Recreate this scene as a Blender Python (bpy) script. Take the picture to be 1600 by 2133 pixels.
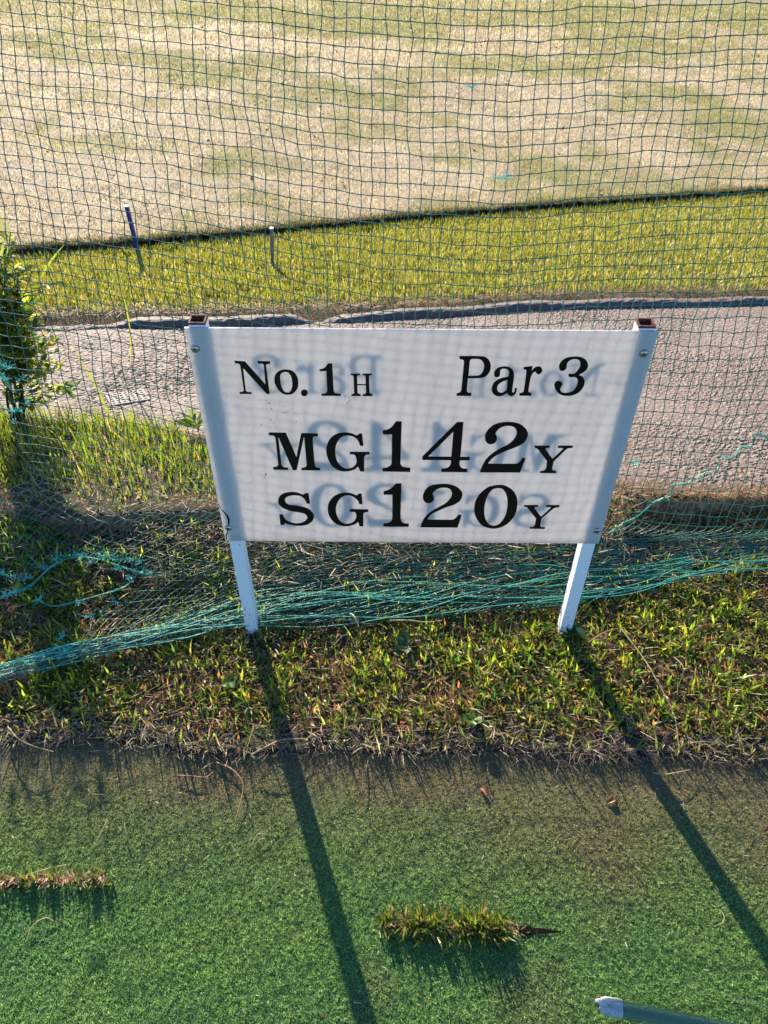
import bpy, math, random
import numpy as np
from mathutils import Vector, Matrix

for o in list(bpy.data.objects):
    bpy.data.objects.remove(o)
rng = np.random.default_rng(7)
random.seed(7)
SC = bpy.context.scene
COL = SC.collection
PI = math.pi

# ------------------------------------------------------------------ camera
CAM_H, FPX = 1.478, 1602.0
PITCH, ROLL = math.radians(43.4), math.radians(0.44)
_f = np.array([0, math.cos(PITCH), -math.sin(PITCH)])
_u0 = np.array([0, math.sin(PITCH), math.cos(PITCH)])
_r0 = np.array([1.0, 0, 0])
_R = math.cos(ROLL) * _r0 + math.sin(ROLL) * _u0
_U = -math.sin(ROLL) * _r0 + math.cos(ROLL) * _u0
cam_d = bpy.data.cameras.new('camera')
cam_d.sensor_fit = 'VERTICAL'
cam_d.sensor_height = 36.0
cam_d.lens = FPX / 2133.0 * 36.0
cam_d.clip_start, cam_d.clip_end = 0.02, 2000
cam = bpy.data.objects.new('camera', cam_d)
COL.objects.link(cam)
m = Matrix.Identity(4)
for i in range(3):
    m[i][0], m[i][1], m[i][2] = _R[i], _U[i], -_f[i]
m[2][3] = CAM_H
cam.matrix_world = m
SC.camera = cam

# ------------------------------------------------------------------ light
SUN_EL, SUN_AZ = math.radians(20.8), math.radians(-19.8)     # azimuth from +Y, clockwise
wd = bpy.data.worlds.new('World'); SC.world = wd; wd.use_nodes = True
wn = wd.node_tree; bg = wn.nodes['Background']
sky = wn.nodes.new('ShaderNodeTexSky'); sky.sky_type = 'NISHITA'; sky.sun_disc = False
sky.sun_elevation = SUN_EL; sky.sun_rotation = SUN_AZ
sky.air_density = 1.0; sky.dust_density = 0.4; sky.ozone_density = 8.0
wn.links.new(sky.outputs[0], bg.inputs[0]); bg.inputs[1].default_value = 0.108
sl = bpy.data.lights.new('sun', 'SUN'); sl.energy = 5.0; sl.angle = math.radians(0.5); sl.color = (1.0, 0.86, 0.68)
sun = bpy.data.objects.new('sun', sl); COL.objects.link(sun)
sd = Vector((math.sin(SUN_AZ) * math.cos(SUN_EL), math.cos(SUN_AZ) * math.cos(SUN_EL), math.sin(SUN_EL)))
sun.rotation_euler = sd.to_track_quat('Z', 'Y').to_euler(); sun.location = (-2, 5, 4)
vs = SC.view_settings
vs.view_transform = 'Standard'; vs.look = 'None'; vs.gamma = 1.0; vs.use_curve_mapping = False
vs.exposure = 1.6
SC.cycles.max_bounces = 8; SC.cycles.transparent_max_bounces = 8

# ------------------------------------------------------------------ measuring helpers (photo bearings -> places in the world)
C0 = np.array([0, 0, CAM_H])
def bearing(x, y):
    x = np.asarray(x, float); y = np.asarray(y, float)
    d = _f * FPX + np.multiply.outer(x - 800, _R) - np.multiply.outer(y - 1066.5, _U)
    return d / np.linalg.norm(d, axis=-1, keepdims=True)
def on_z(x, y, z=0.0):
    d = bearing(x, y); t = (z - CAM_H) / d[..., 2]
    return C0 + d * t[..., None]
def on_y(x, y, Y):
    d = bearing(x, y); t = Y / d[..., 1]
    return C0 + d * t[..., None]
def project(P):
    v = P - C0; z = v @ _f
    return 800 + FPX * (v @ _R) / z, 1066.5 - FPX * (v @ _U) / z, z

# ------------------------------------------------------------------ noise
_perm = rng.random((256, 256))
def vnoise(x, y):
    x = np.asarray(x, float); y = np.asarray(y, float)
    xi = np.floor(x).astype(int); yi = np.floor(y).astype(int)
    fx = x - xi; fy = y - yi
    fx = fx * fx * (3 - 2 * fx); fy = fy * fy * (3 - 2 * fy)
    g = lambda a, b: _perm[a & 255, b & 255]
    a = g(xi, yi) * (1 - fx) + g(xi + 1, yi) * fx
    b = g(xi, yi + 1) * (1 - fx) + g(xi + 1, yi + 1) * fx
    return a * (1 - fy) + b * fy
def fbm(x, y, o=4):
    s = 0; a = 0.5; n = 0
    for k in range(o):
        s = s + a * vnoise(x * 2**k + 17.3 * k, y * 2**k + 9.1 * k); n += a; a *= 0.5
    return s / n
_wx, _wy, _wh = rng.random((256, 256)), rng.random((256, 256)), rng.random((256, 256))
def worley(x, y):
    xi = np.floor(x).astype(int); yi = np.floor(y).astype(int)
    d1 = np.full(x.shape, 9.0); d2 = np.full(x.shape, 9.0); h = np.zeros(x.shape)
    for a in (-1, 0, 1):
        for b in (-1, 0, 1):
            cx, cy = (xi + a) & 255, (yi + b) & 255
            d = np.hypot(xi + a + _wx[cx, cy] - x, yi + b + _wy[cx, cy] - y)
            n = d < d1
            d2 = np.where(n, d1, np.minimum(d2, d)); h = np.where(n, _wh[cx, cy], h); d1 = np.where(n, d, d1)
    return d1, d2, h
def sstep(a, b, x):
    t = np.clip((x - a) / (b - a), 0, 1); return t * t * (3 - 2 * t)

# ------------------------------------------------------------------ object helpers
def props(o, label=None, cat=None, group=None, kind=None):
    if label: o['label'] = label
    if cat: o['category'] = cat
    if group: o['group'] = group
    if kind: o['kind'] = kind
    return o
def link(name, me, mat=None, parent=None):
    o = bpy.data.objects.new(name, me); COL.objects.link(o)
    if mat is not None and not me.materials: me.materials.append(mat)
    if parent is not None: o.parent = parent
    return o
def empty(name, label, cat, group=None):
    o = bpy.data.objects.new(name, None); COL.objects.link(o); o.empty_display_size = 0.05
    return props(o, label, cat, group)
def np_mesh(name, V, F, colr=None, smooth=False, origin=None):
    V = np.asarray(V, np.float32).reshape(-1, 3); F = np.asarray(F, np.int32)
    if origin is not None: V = V - np.asarray(origin, np.float32)
    k = F.shape[1]; me = bpy.data.meshes.new(name)
    me.vertices.add(len(V)); me.vertices.foreach_set('co', V.ravel())
    me.loops.add(F.size); me.loops.foreach_set('vertex_index', F.ravel())
    me.polygons.add(len(F)); me.polygons.foreach_set('loop_start', np.arange(0, F.size, k, dtype=np.int32))
    me.polygons.foreach_set('use_smooth', np.full(len(F), smooth, bool))
    if colr is not None:
        c = np.ones((len(V), 4), np.float32); c[:, :3] = colr
        at = me.attributes.new('tint', 'FLOAT_COLOR', 'POINT'); at.data.foreach_set('color', c.ravel())
    me.update(calc_edges=True)
    return me
def grid_mesh(name, X, Y, Z, colr=None, smooth=True):
    n, k = X.shape
    V = np.stack([X, Y, Z], -1).reshape(-1, 3)
    a = np.arange(n * k).reshape(n, k)
    F = np.stack([a[:-1, :-1], a[1:, :-1], a[1:, 1:], a[:-1, 1:]], -1).reshape(-1, 4)
    return np_mesh(name, V, F, None if colr is None else colr.reshape(-1, 3), smooth)
def tube(P, r, sides=5, cap=True):
    P = np.asarray(P, float); n = len(P)
    r = np.broadcast_to(np.asarray(r, float), (n,))
    T = np.gradient(P, axis=0); T /= np.linalg.norm(T, axis=1, keepdims=True) + 1e-12
    ref = np.array([0.31, 0.22, 0.93]) if abs(T[n // 2] @ np.array([0, 0, 1.0])) < 0.9 else np.array([0.9, 0.3, 0.1])
    A = np.cross(T, ref); A /= np.linalg.norm(A, axis=1, keepdims=True) + 1e-12
    B = np.cross(T, A)
    th = np.linspace(0, 2 * PI, sides, endpoint=False)
    V = P[:, None] + r[:, None, None] * (np.cos(th)[None, :, None] * A[:, None] + np.sin(th)[None, :, None] * B[:, None])
    a = np.arange(n * sides).reshape(n, sides); b = np.roll(a, -1, 1)
    F = np.stack([a[:-1], b[:-1], b[1:], a[1:]], -1).reshape(-1, 4)
    return V.reshape(-1, 3), F
class Bag:
    def __init__(s): s.V = []; s.F = []; s.C = []; s.n = 0
    def add(s, V, F, c=None):
        s.V.append(np.asarray(V)); s.F.append(np.asarray(F) + s.n); s.n += len(V)
        if c is not None: s.C.append(np.broadcast_to(np.asarray(c, float), (len(V), 3)))
        return s
    def build(s, name, mat, parent=None, smooth=False):
        me = np_mesh(name, np.concatenate(s.V), np.concatenate(s.F), np.concatenate(s.C) if s.C else None, smooth)
        return link(name, me, mat, parent)
def box(x0, x1, y0, y1, z0, z1):
    V = np.array([(x, y, z) for z in (z0, z1) for y in (y0, y1) for x in (x0, x1)], float)
    F = np.array([(0, 2, 3, 1), (4, 5, 7, 6), (0, 1, 5, 4), (2, 6, 7, 3), (0, 4, 6, 2), (1, 3, 7, 5)])
    return V, F

# ------------------------------------------------------------------ materials
class NT:
    def __init__(s, name):
        s.m = bpy.data.materials.new(name); s.m.use_nodes = True; s.t = s.m.node_tree; s.t.nodes.clear()
        s.out = s.n('ShaderNodeOutputMaterial')
    def n(s, typ, ins=None, **kw):
        nd = s.t.nodes.new(typ)
        for k, v in kw.items(): setattr(nd, k, v)
        for k, v in (ins or {}).items():
            if isinstance(v, bpy.types.NodeSocket): s.t.links.new(v, nd.inputs[k])
            else: nd.inputs[k].default_value = v
        return nd
    def pos(s): return s.n('ShaderNodeNewGeometry').outputs['Position']
    def noise(s, vec, scale, detail=4, rough=0.55):
        return s.n('ShaderNodeTexNoise', {'Vector': vec, 'Scale': scale, 'Detail': detail, 'Roughness': rough}).outputs['Fac']
    def ramp(s, fac, stops):
        r = s.n('ShaderNodeValToRGB', {'Fac': fac}); e = r.color_ramp.elements
        while len(e) < len(stops): e.new(0.5)
        for k, (p, c) in enumerate(stops):
            e[k].position = p; e[k].color = c if len(c) == 4 else (*c, 1)
        return r.outputs['Color']
    def mix(s, f, a, b, mode='MIX'):
        x = s.n('ShaderNodeMix', data_type='RGBA', blend_type=mode)
        for i, v in ((0, f), (6, a), (7, b)):
            if isinstance(v, bpy.types.NodeSocket): s.t.links.new(v, x.inputs[i])
            else: x.inputs[i].default_value = v if i == 0 else (*v, 1) if len(v) == 3 else v
        return x.outputs[2]
    def math(s, op, a, b=0.0):
        return s.n('ShaderNodeMath', {0: a, 1: b}, operation=op).outputs[0]
    def bump(s, h, strength, dist):
        return s.n('ShaderNodeBump', {'Height': h, 'Strength': strength, 'Distance': dist}).outputs['Normal']
    def surf(s, sh): s.t.links.new(sh, s.out.inputs['Surface']); return s.m
    def bsdf(s, colr, rough=0.8, spec=0.3, normal=None, metal=0.0, **kw):
        d = {'Base Color': colr if isinstance(colr, bpy.types.NodeSocket) else (*colr, 1), 'Roughness': rough, 'Specular IOR Level': spec, 'Metallic': metal}
        if normal is not None: d['Normal'] = normal
        d.update(kw)
        return s.n('ShaderNodeBsdfPrincipled', d).outputs[0]
def plain(name, c, rough=0.6, spec=0.4, metal=0.0, var=0.25, scale=60):
    t = NT(name); f = t.noise(t.pos(), scale)
    k = t.ramp(f, [(0.3, tuple(v * (1 - var) for v in c)), (0.7, tuple(min(1, v * (1 + var)) for v in c))])
    return t.surf(t.bsdf(k, rough, spec, t.bump(f, 0.25, 0.002), metal))
def blade_mat(name, trans=0.5, gloss=0.06, rough=0.4, boost=1.6):
    t = NT(name); a = t.n('ShaderNodeAttribute', attribute_name='tint').outputs['Color']
    d = t.n('ShaderNodeBsdfDiffuse', {'Color': a}).outputs[0]
    b = t.mix(1.0, a, (boost, boost, boost * 0.8), 'MULTIPLY')
    tr = t.n('ShaderNodeBsdfTranslucent', {'Color': b}).outputs[0]
    x = t.n('ShaderNodeMixShader', {0: trans, 1: d, 2: tr}).outputs[0]
    g = t.n('ShaderNodeBsdfGlossy', {'Color': (1, 1, 1, 1), 'Roughness': rough}).outputs[0]
    return t.surf(t.n('ShaderNodeMixShader', {0: gloss, 1: x, 2: g}).outputs[0])
def tint_mat(name, rough=0.9, spec=0.2, nscale=300, bstr=0.4, bdist=0.002, contrast=0.5):
    t = NT(name); a = t.n('ShaderNodeAttribute', attribute_name='tint').outputs['Color']
    f = t.noise(t.pos(), nscale, 5, 0.65)
    lo, hi = 1 - contrast, 1 + contrast
    k = t.mix(1.0, a, t.ramp(f, [(0.25, (lo,) * 3), (0.75, (hi,) * 3)]), 'MULTIPLY')
    return t.surf(t.bsdf(k, rough, spec, t.bump(f, bstr, bdist)))

M_GRASS = blade_mat('grass_blades', 0.5, 0.022, 0.4, 1.8)
M_WEED = blade_mat('weed_blades', 0.52, 0.02, 0.4, 2.5)
M_LAWN = blade_mat('lawn_blades', 0.5, 0.04, 0.45, 1.6)
M_DRY = blade_mat('dry_blades', 0.42, 0.03, 0.5, 1.35)
M_TURF = blade_mat('turf_pile_fibres', 0.42, 0.008, 0.5, 1.75)
M_LEAF = blade_mat('shrub_leaves', 0.58, 0.02, 0.35, 2.8)
M_SOIL = tint_mat('soil', 0.95, 0.15, 180, 0.8, 0.006, 0.55)
M_FIELD = tint_mat('field_turf', 0.95, 0.1, 110, 0.9, 0.02, 0.45)
M_MATBASE = tint_mat('turf_mat_base', 0.9, 0.2, 350, 0.8, 0.003, 0.5)
M_ASPH = tint_mat('asphalt', 0.75, 0.35, 420, 0.5, 0.0015, 0.35)

# ------------------------------------------------------------------ ground shape
Z_TURF, Z_STRIP, Z_PATH = -0.048, -0.032, 0.030
PSL = 0.25                                         # the ground falls away beyond the net
def pz(y): return Z_PATH - PSL * (y - 1.55)
def on_path(x, y, up=0.0):
    d = bearing(np.asarray(x, float), np.asarray(y, float)); t = (Z_PATH + up + PSL * 1.55 - CAM_H) / (d[..., 2] + PSL * d[..., 1])
    return C0 + d * t[..., None]
_lipP = on_path(np.array([-900., 150, 900, 1600, 2600]), np.array([1090., 1076, 1052, 1036, 1024]))
def lip(x): return np.interp(x, _lipP[:, 0], _lipP[:, 1]) + 0.02 * (fbm(np.asarray(x, float) * 8 + 5, np.asarray(x, float) * 0 + 2, 4) - .5)
_edP = on_z(np.array([-600., 0, 300, 600, 900, 1200, 1600, 2200]), np.array([1526., 1538, 1552, 1566, 1562, 1572, 1580, 1580]), Z_TURF)
def mat_edge(x): return np.interp(x, _edP[:, 0], _edP[:, 1]) + 0.042 * (fbm(x * 12, x * 0 + 3, 5) - 0.5)
_nvP = on_path(np.array([-900., 60, 150, 300, 420, 700, 1000, 1290, 1480, 1560]), np.array([850., 868, 878, 884, 905, 960, 995, 1018, 1034, 1036]))
def path_near(x): return np.interp(x, _nvP[:, 0], _nvP[:, 1])
_kbP = on_path(np.array([-900., 120, 270, 450, 600, 720, 900, 1100, 1300, 1600, 2500]), np.array([705., 690, 684, 682, 675, 673, 662, 648, 642, 637, 628]))
def kerb_front(x): return np.interp(x, _kbP[:, 0], _kbP[:, 1])
def kerb_h(x):
    px = np.interp(x, _kbP[:, 0], [-900., 120, 270, 450, 600, 720, 900, 1100, 1300, 1600, 2500])
    h = 0.034 + 0.018 * (fbm(px / 120, px * 0 + 5) - 0.5)
    gap = 1 - 0.93 * np.exp(-((px - 660) / 42) ** 2)
    return h * gap * (0.35 + 0.65 * sstep(215, 290, px))
def bumps(x, y): return 0.018 * (fbm(x * 9, y * 9, 4) - 0.5) + 0.006 * (fbm(x * 60, y * 60, 2) - 0.5)
def bank_z(x, y):
    """the weed strip: rises over the mat edge, lies flat, then climbs to the path where soil covers its edge"""
    e = mat_edge(x)
    z = Z_TURF + 0.003 + (Z_STRIP - Z_TURF - 0.003) * sstep(0.0, 0.05, y - e)
    pxl = project(np.stack([x, y, x * 0], -1))[0]
    ramp = sstep(1360, 1290, pxl) * sstep(460, 545, pxl)          # straw covered middle
    left = sstep(190, 60, pxl)
    d = lip(x) - y
    climb = np.maximum(np.maximum(ramp, left), 0.5 * sstep(800, 600, pxl) + .3 * sstep(250, 330, pxl) * sstep(700, 500, pxl))
    z = z + (0.014 - .010 * sstep(900, 1300, pxl)) * (1 - climb) * sstep(0.32, 0.02, d)
    z = z + climb * 0.066 * sstep(0.34, 0.0, d)
    return z + bumps(x, y) * sstep(0, 0.05, y - e)
def lawn_z(x, y): return pz(kerb_front(x)) + 0.012 - 0.2 * np.maximum(0, y - kerb_front(x) - 0.14)
# line where the lawn ends at the rough field
def _lawn_hit(px, py):
    d = bearing(px, py); t = np.full(d.shape[0], 3.0)
    for _ in range(60):
        P = C0 + d * t[:, None]
        t = t - (P[:, 2] - lawn_z(P[:, 0], P[:, 1])) / (d[:, 2] + 0.2 * d[:, 1])
    return C0 + d * t[:, None]
_leP = _lawn_hit(np.array([-300., 0, 100, 300, 560, 800, 1000, 1200, 1400, 1600, 1900]), np.array([560., 548, 540, 525, 499, 476, 457, 441, 426, 411, 390.]))
_leP = np.concatenate([_leP[:1] + (_leP[0] - _leP[1]) * 12, _leP, _leP[-1:] + (_leP[-1] - _leP[-2]) * 12])
def lawn_end(x): return np.interp(x, _leP[:, 0], _leP[:, 1]) + 0.05 * (fbm(x * 5, x * 0 + 1, 5) - 0.5)
def field_z(x, y):
    e = lawn_end(x); d = y - e
    return lawn_z(x, e) + 0.045 - 0.05 * d + 0.06 * (fbm(x * .5, y * .5, 3) - 0.5) * sstep(0, 1.5, d) + 0.02 * (fbm(x * 4, y * 4, 3) - .5)

def nonuni(a, b, c, d, step, k):
    """fine spacing between b and c, growing outwards to a and d"""
    mid = np.arange(b, c + 1e-9, step); out = []
    def grow(s, e, sg):
        p, st, r = s, step, []
        while (e - p) * sg > 0: st *= k; p = p + sg * st; r.append(p)
        return r
    return np.array(sorted(grow(b, a, -1) + list(mid) + grow(c, d, 1)))

def turf_tint(x, y):
    """worn brown near the weeds, green further out"""
    e = mat_edge(x)
    w = sstep(0.46, 0.03, (e - y) + 0.22 * (fbm(x * 3.1 + 4, y * 3.1, 3) - 0.5) - 0.05 * sstep(0.25, 0.9, x) + 0.06)
    w = np.clip(w + 0.3 * sstep(0.56, 0.76, fbm(x * 5 + 30, y * 5 + 8, 3)), 0, 1)
    green = np.array([0.180, 0.285, 0.080]); deep = np.array([0.100, 0.230, 0.085]); brown = np.array([0.25, 0.215, 0.11])
    g = fbm(x * 6, y * 6 + 11, 3)[..., None]
    base = green * g * 2 * .5 + deep * (1 - g) + green * .2
    return base * (1 - w[..., None]) + brown * w[..., None]

# tee mat base
xs = nonuni(-6, -0.85, 1.1, 6, 0.02, 1.3); 
vv = nonuni(-3, 0.2, 1.0, 1.0, 0.012, 1.3)
X, Yg = np.meshgrid(xs, vv, indexing='ij')
Z = Z_TURF + 0.006 * (fbm(X * 3, Yg * 3, 2) - 0.5) + 0.0015 * (fbm(X * 70, Yg * 70, 2) - .5)
props(link('tee_mat_ground', grid_mesh('tee_mat_ground', X, Yg, Z, turf_tint(X, Yg) * 0.45), M_MATBASE), kind='structure')
def mat_z(x, y): return Z_TURF + 0.006 * (fbm(x * 3, y * 3, 2) - 0.5)

# weed strip soil
xs = nonuni(-4, -1.25, 1.45, 5, 0.008, 1.25); s = np.concatenate([[-0.03, -0.012], np.linspace(0, 0.06, 12), np.linspace(0.068, 1, 90)[0:]])
S, XX = np.meshgrid(s, xs); e = mat_edge(XX); Lp = lip(XX) + 0.001
Yg = np.where(S < 0, e + S, e + S * (Lp - e)); Z = bank_z(XX, Yg); Z = np.where(S < 0, Z_TURF - 0.01 + (S + .03) * 0.4, Z)
n1 = fbm(XX * 12, Yg * 12, 4)[..., None]; n2 = fbm(XX * 30 + 5, Yg * 30, 3)[..., None]
ct = np.array([0.085, 0.052, 0.030]) * n1 + np.array([0.030, 0.022, 0.016]) * (1 - n1)
ct = ct + np.array([0.10, 0.045, 0.02]) * sstep(0.55, 0.75, n2) + np.array([0.07, 0.028, 0.010]) * sstep(.16, .06, Lp - Yg)[..., None]
edge_shade = sstep(0.10, 0.03, Yg - e)[..., None]; ct = ct * (1 - edge_shade) + np.array([0.035, 0.028, 0.022]) * edge_shade  # soil darkened along the mat edge: the shadow there is painted in
props(link('soil_strip_ground', grid_mesh('soil_strip_ground', XX, Yg, Z, ct), M_SOIL), kind='structure')

# asphalt path with coarse stones
xs = nonuni(-8, -1.75, 2.1, 9, 0.0056, 1.18); sv = np.linspace(0, 1, 400) ** 1.25
S, XX = np.meshgrid(sv, xs); L0 = lip(XX) - 0.002; K0 = kerb_front(XX) + 0.03
Yg = L0 + S * (K0 - L0)
d1, d2, hh = worley(XX * 78, Yg * 78)
st = (0.35 + 0.65 * hh) * np.clip(1 - (d1 / 0.62) ** 2, 0, 1) * (hh > 0.22)
big = fbm(XX * 4, Yg * 4, 3)
Z = pz(Yg) + 0.0052 * st * (0.25 + 1.3 * big) + 0.010 * (fbm(XX * 2.2, Yg * 2.2, 3) - .5) * sstep(0, .05, S) + 0.0022 * (fbm(XX * 160, Yg * 160, 2) - .5)
ca = np.array([0.138, 0.102, 0.077]) + (st[..., None] > 0.3) * np.array([0.085, 0.072, 0.064]) * (hh[..., None] * 2 - .9)
ca = ca * (0.78 + 0.44 * fbm(XX * 6 + 3, Yg * 6, 3)[..., None])
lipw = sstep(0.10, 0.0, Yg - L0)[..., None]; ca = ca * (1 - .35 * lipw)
# a broken edge that drops to the soil
drop = np.linspace(-0.085, -0.004, 14); Xe = np.stack([XX[:, 0]] * 14, 1); Ze = Z_PATH + drop[None, :] + Xe * 0
e1, e2, eh = worley(Xe * 100, Ze * 100 + 7)
Ye = L0[:, :1] - np.interp(drop, [-.085, -.02, -.004], [.034, .016, .003]) + 0.030 * (fbm(Xe * 30, Ze * 30, 3) - .5) * np.minimum(1, -drop * 60) - .007 * eh * np.clip(1 - (e1 / .6) ** 2, 0, 1)
ce = np.array([0.17, 0.088, 0.05]) * (0.4 + 1.2 * eh[..., None] * (e1[..., None] < .5) + .4 * fbm(Xe * 80, Ze * 80, 2)[..., None])
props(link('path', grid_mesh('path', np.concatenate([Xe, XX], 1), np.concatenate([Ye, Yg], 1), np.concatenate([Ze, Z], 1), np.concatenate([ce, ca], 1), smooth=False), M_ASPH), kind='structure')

n = 700; x = rng.uniform(-1.6, 2.0, n); u = rng.random(n) ** 2.2; y = np.maximum(path_near(x), lip(x)) + .01 + u * (kerb_front(x) - path_near(x))
PATH_BITS = (x, y)
# low asphalt kerb along the far side of the path
xs = nonuni(-10, -2.4, 3.2, 12, 0.010, 1.2); prof = np.array([(-0.004, -0.01), (0.0, 0.25), (0.012, 0.78), (0.03, 1.0), (0.06, 1.0), (0.09, 0.8), (0.115, 0.5)])
pf = np.stack([np.interp(np.linspace(0, 6, 25), range(7), prof[:, k]) for k in (0, 1)], 1)
O, XX = np.meshgrid(pf[:, 0], xs); Hh = np.meshgrid(pf[:, 1], xs)[0]
O = O * 1.1; Yg = kerb_front(XX) + O + 0.009 * (fbm(XX * 20, O * 30) - .5); Z = pz(Yg) + kerb_h(XX) * Hh + 0.013 * (fbm(XX * 60, O * 80, 4) - .45)
ck = np.array([0.11, 0.092, 0.08]) * (0.7 + 0.6 * fbm(XX * 50, O * 60 + 3, 3))[..., None]
props(link('asphalt_kerb', grid_mesh('asphalt_kerb', XX, Yg, Z, ck), M_ASPH), kind='structure')

# verge soil between path edge and path
xs = nonuni(-5, -1.7, 1.3, 1.4, 0.01, 1.2); sv = np.linspace(0, 1, 40); S, XX = np.meshgrid(sv, xs)
a = lip(XX) + 0.004; b = np.maximum(path_near(XX) + 0.02 * (fbm(XX * 18, XX * 0, 3) - .5), a + 0.001); Yg = a + S * (b - a)
Z = pz(Yg) + 0.008 + 0.014 * fbm(XX * 10, Yg * 10, 3) * np.minimum(1, np.minimum(S, 1 - S) * 8) - 0.012 * (S >= .999) - 0.004 * (S <= 0.001)
n1 = fbm(XX * 14, Yg * 14, 4)[..., None]; cv = np.array([0.10, 0.062, 0.03]) * n1 + np.array([0.03, 0.026, 0.014]) * (1 - n1)
props(link('verge_ground', grid_mesh('verge_ground', XX, Yg, Z, cv), M_SOIL), kind='structure')

# lawn
xs = nonuni(-14, -3.4, 4.4, 16, 0.03, 1.2); sv = np.linspace(0, 1, 80); S, XX = np.meshgrid(sv, xs)
a = kerb_front(XX) + 0.115; b = lawn_end(XX); Yg = a + S * (b - a); Yg[:, 0] -= .10
Z = lawn_z(XX, Yg) + 0.012 * (fbm(XX * 5, Yg * 5, 3) - .5); Z[:, 0] = pz(Yg[:, 0]) + .002
# shallow trench after its end
Xt = np.stack([XX[:, -1]] * 3, 1); Yt = b[:, -1:] + np.array([0.004, 0.05, 0.075]); Zt = lawn_z(Xt, b[:, -1:]) + np.array([-0.045, -0.05, -0.04])
cl = np.array([0.115, 0.12, 0.03]) * (0.6 + 0.8 * fbm(XX * 8, Yg * 8, 4)[..., None]); ctr = np.broadcast_to(np.array([0.022, 0.022, 0.012]), Zt.shape + (3,))
dry = sstep(.07, 0.0, Yg - a)[..., None]; cl = cl * (1 - dry) + np.array([0.15, 0.10, 0.055]) * dry
props(link('lawn_ground', grid_mesh('lawn_ground', np.concatenate([XX, Xt], 1), np.concatenate([Yg, Yt], 1), np.concatenate([Z, Zt], 1), np.concatenate([cl, ctr], 1)), M_FIELD), kind='structure')

# field of dry turf
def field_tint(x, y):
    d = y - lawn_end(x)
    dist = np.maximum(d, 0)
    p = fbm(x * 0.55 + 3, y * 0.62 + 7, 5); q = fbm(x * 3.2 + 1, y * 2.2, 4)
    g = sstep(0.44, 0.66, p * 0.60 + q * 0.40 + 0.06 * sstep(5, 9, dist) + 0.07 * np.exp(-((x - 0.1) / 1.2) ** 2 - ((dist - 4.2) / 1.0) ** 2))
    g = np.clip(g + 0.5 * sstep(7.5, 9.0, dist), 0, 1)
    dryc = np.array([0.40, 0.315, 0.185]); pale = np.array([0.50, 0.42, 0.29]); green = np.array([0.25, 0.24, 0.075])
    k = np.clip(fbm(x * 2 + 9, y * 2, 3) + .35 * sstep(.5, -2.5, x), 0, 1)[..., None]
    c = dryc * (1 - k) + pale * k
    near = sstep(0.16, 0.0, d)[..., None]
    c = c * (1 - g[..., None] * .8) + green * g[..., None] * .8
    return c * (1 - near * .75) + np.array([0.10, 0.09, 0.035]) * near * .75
xs = nonuni(-260, -6.5, 8.5, 260, 0.06, 1.16); dv = np.concatenate([[-0.012, -0.006, 0.0], nonuni(0.015, 0.02, 12, 320, 0.06, 1.12)])
D, XX = np.meshgrid(dv, xs); Yg = lawn_end(XX) + 0.075 + D; Yg = np.where(D > 20, lawn_end(XX * 0) + 0.075 + D, Yg)
Z = field_z(XX, Yg) + 0.02 * (fbm(XX * 13, Yg * 13, 2) - .5) * (D < 8)
Z = np.where(D < 0.0, Z - 0.10 * (D / -0.012), Z)
Z = np.where(D > 25, np.minimum(Z, -2.2), Z)
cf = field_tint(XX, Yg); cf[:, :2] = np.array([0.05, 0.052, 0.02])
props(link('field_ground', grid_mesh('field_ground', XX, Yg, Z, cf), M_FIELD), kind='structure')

# ------------------------------------------------------------------ grass
def blades(P, h, w, az, lean, bend, tint, segs=3, fold=0.0, tipdark=0.0):
    """many blades at once: P base points, h length, w width, az heading, lean base tilt, bend extra tilt at the tip"""
    n = len(P); k = segs + 1
    t = np.linspace(0, 1, k)
    ang = lean[:, None] + bend[:, None] * t[None, :] ** 1.5
    ds = h[:, None] / segs
    hx = np.concatenate([np.zeros((n, 1)), np.cumsum(np.sin(ang[:, :-1]) * ds, 1)], 1)
    hz = np.concatenate([np.zeros((n, 1)), np.cumsum(np.cos(ang[:, :-1]) * ds, 1)], 1)
    ca, sa = np.cos(az)[:, None], np.sin(az)[:, None]
    cx = P[:, 0:1] + hx * ca; cy = P[:, 1:2] + hx * sa; cz = P[:, 2:3] + hz
    ww = w[:, None] * 0.5 * np.array([0.75, 1.0, 0.8, 0.55, 0.3][:segs] if segs <= 5 else np.linspace(1, .3, segs))[None, :]
    tw = az[:, None] + PI / 2 + rng.normal(0, 0.35, (n, 1))
    ox, oy = np.cos(tw) * ww, np.sin(tw) * ww
    V = np.zeros((n, 2 * segs + 1, 3))
    V[:, 0:2 * segs:2, 0] = cx[:, :-1] - ox; V[:, 1:2 * segs:2, 0] = cx[:, :-1] + ox
    V[:, 0:2 * segs:2, 1] = cy[:, :-1] - oy; V[:, 1:2 * segs:2, 1] = cy[:, :-1] + oy
    V[:, 0:2 * segs:2, 2] = cz[:, :-1]; V[:, 1:2 * segs:2, 2] = cz[:, :-1]
    V[:, -1, 0] = cx[:, -1]; V[:, -1, 1] = cy[:, -1]; V[:, -1, 2] = cz[:, -1]
    f = []
    for s in range(segs - 1):
        f += [(2 * s, 2 * s + 1, 2 * s + 3), (2 * s, 2 * s + 3, 2 * s + 2)]
    f.append((2 * segs - 2, 2 * segs - 1, 2 * segs))
    F = (np.array(f)[None] + (np.arange(n) * (2 * segs + 1))[:, None, None]).reshape(-1, 3)
    Ct = np.repeat(tint[:, None, :], 2 * segs + 1, 1)
    return V.reshape(-1, 3), F, Ct.reshape(-1, 3)
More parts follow.
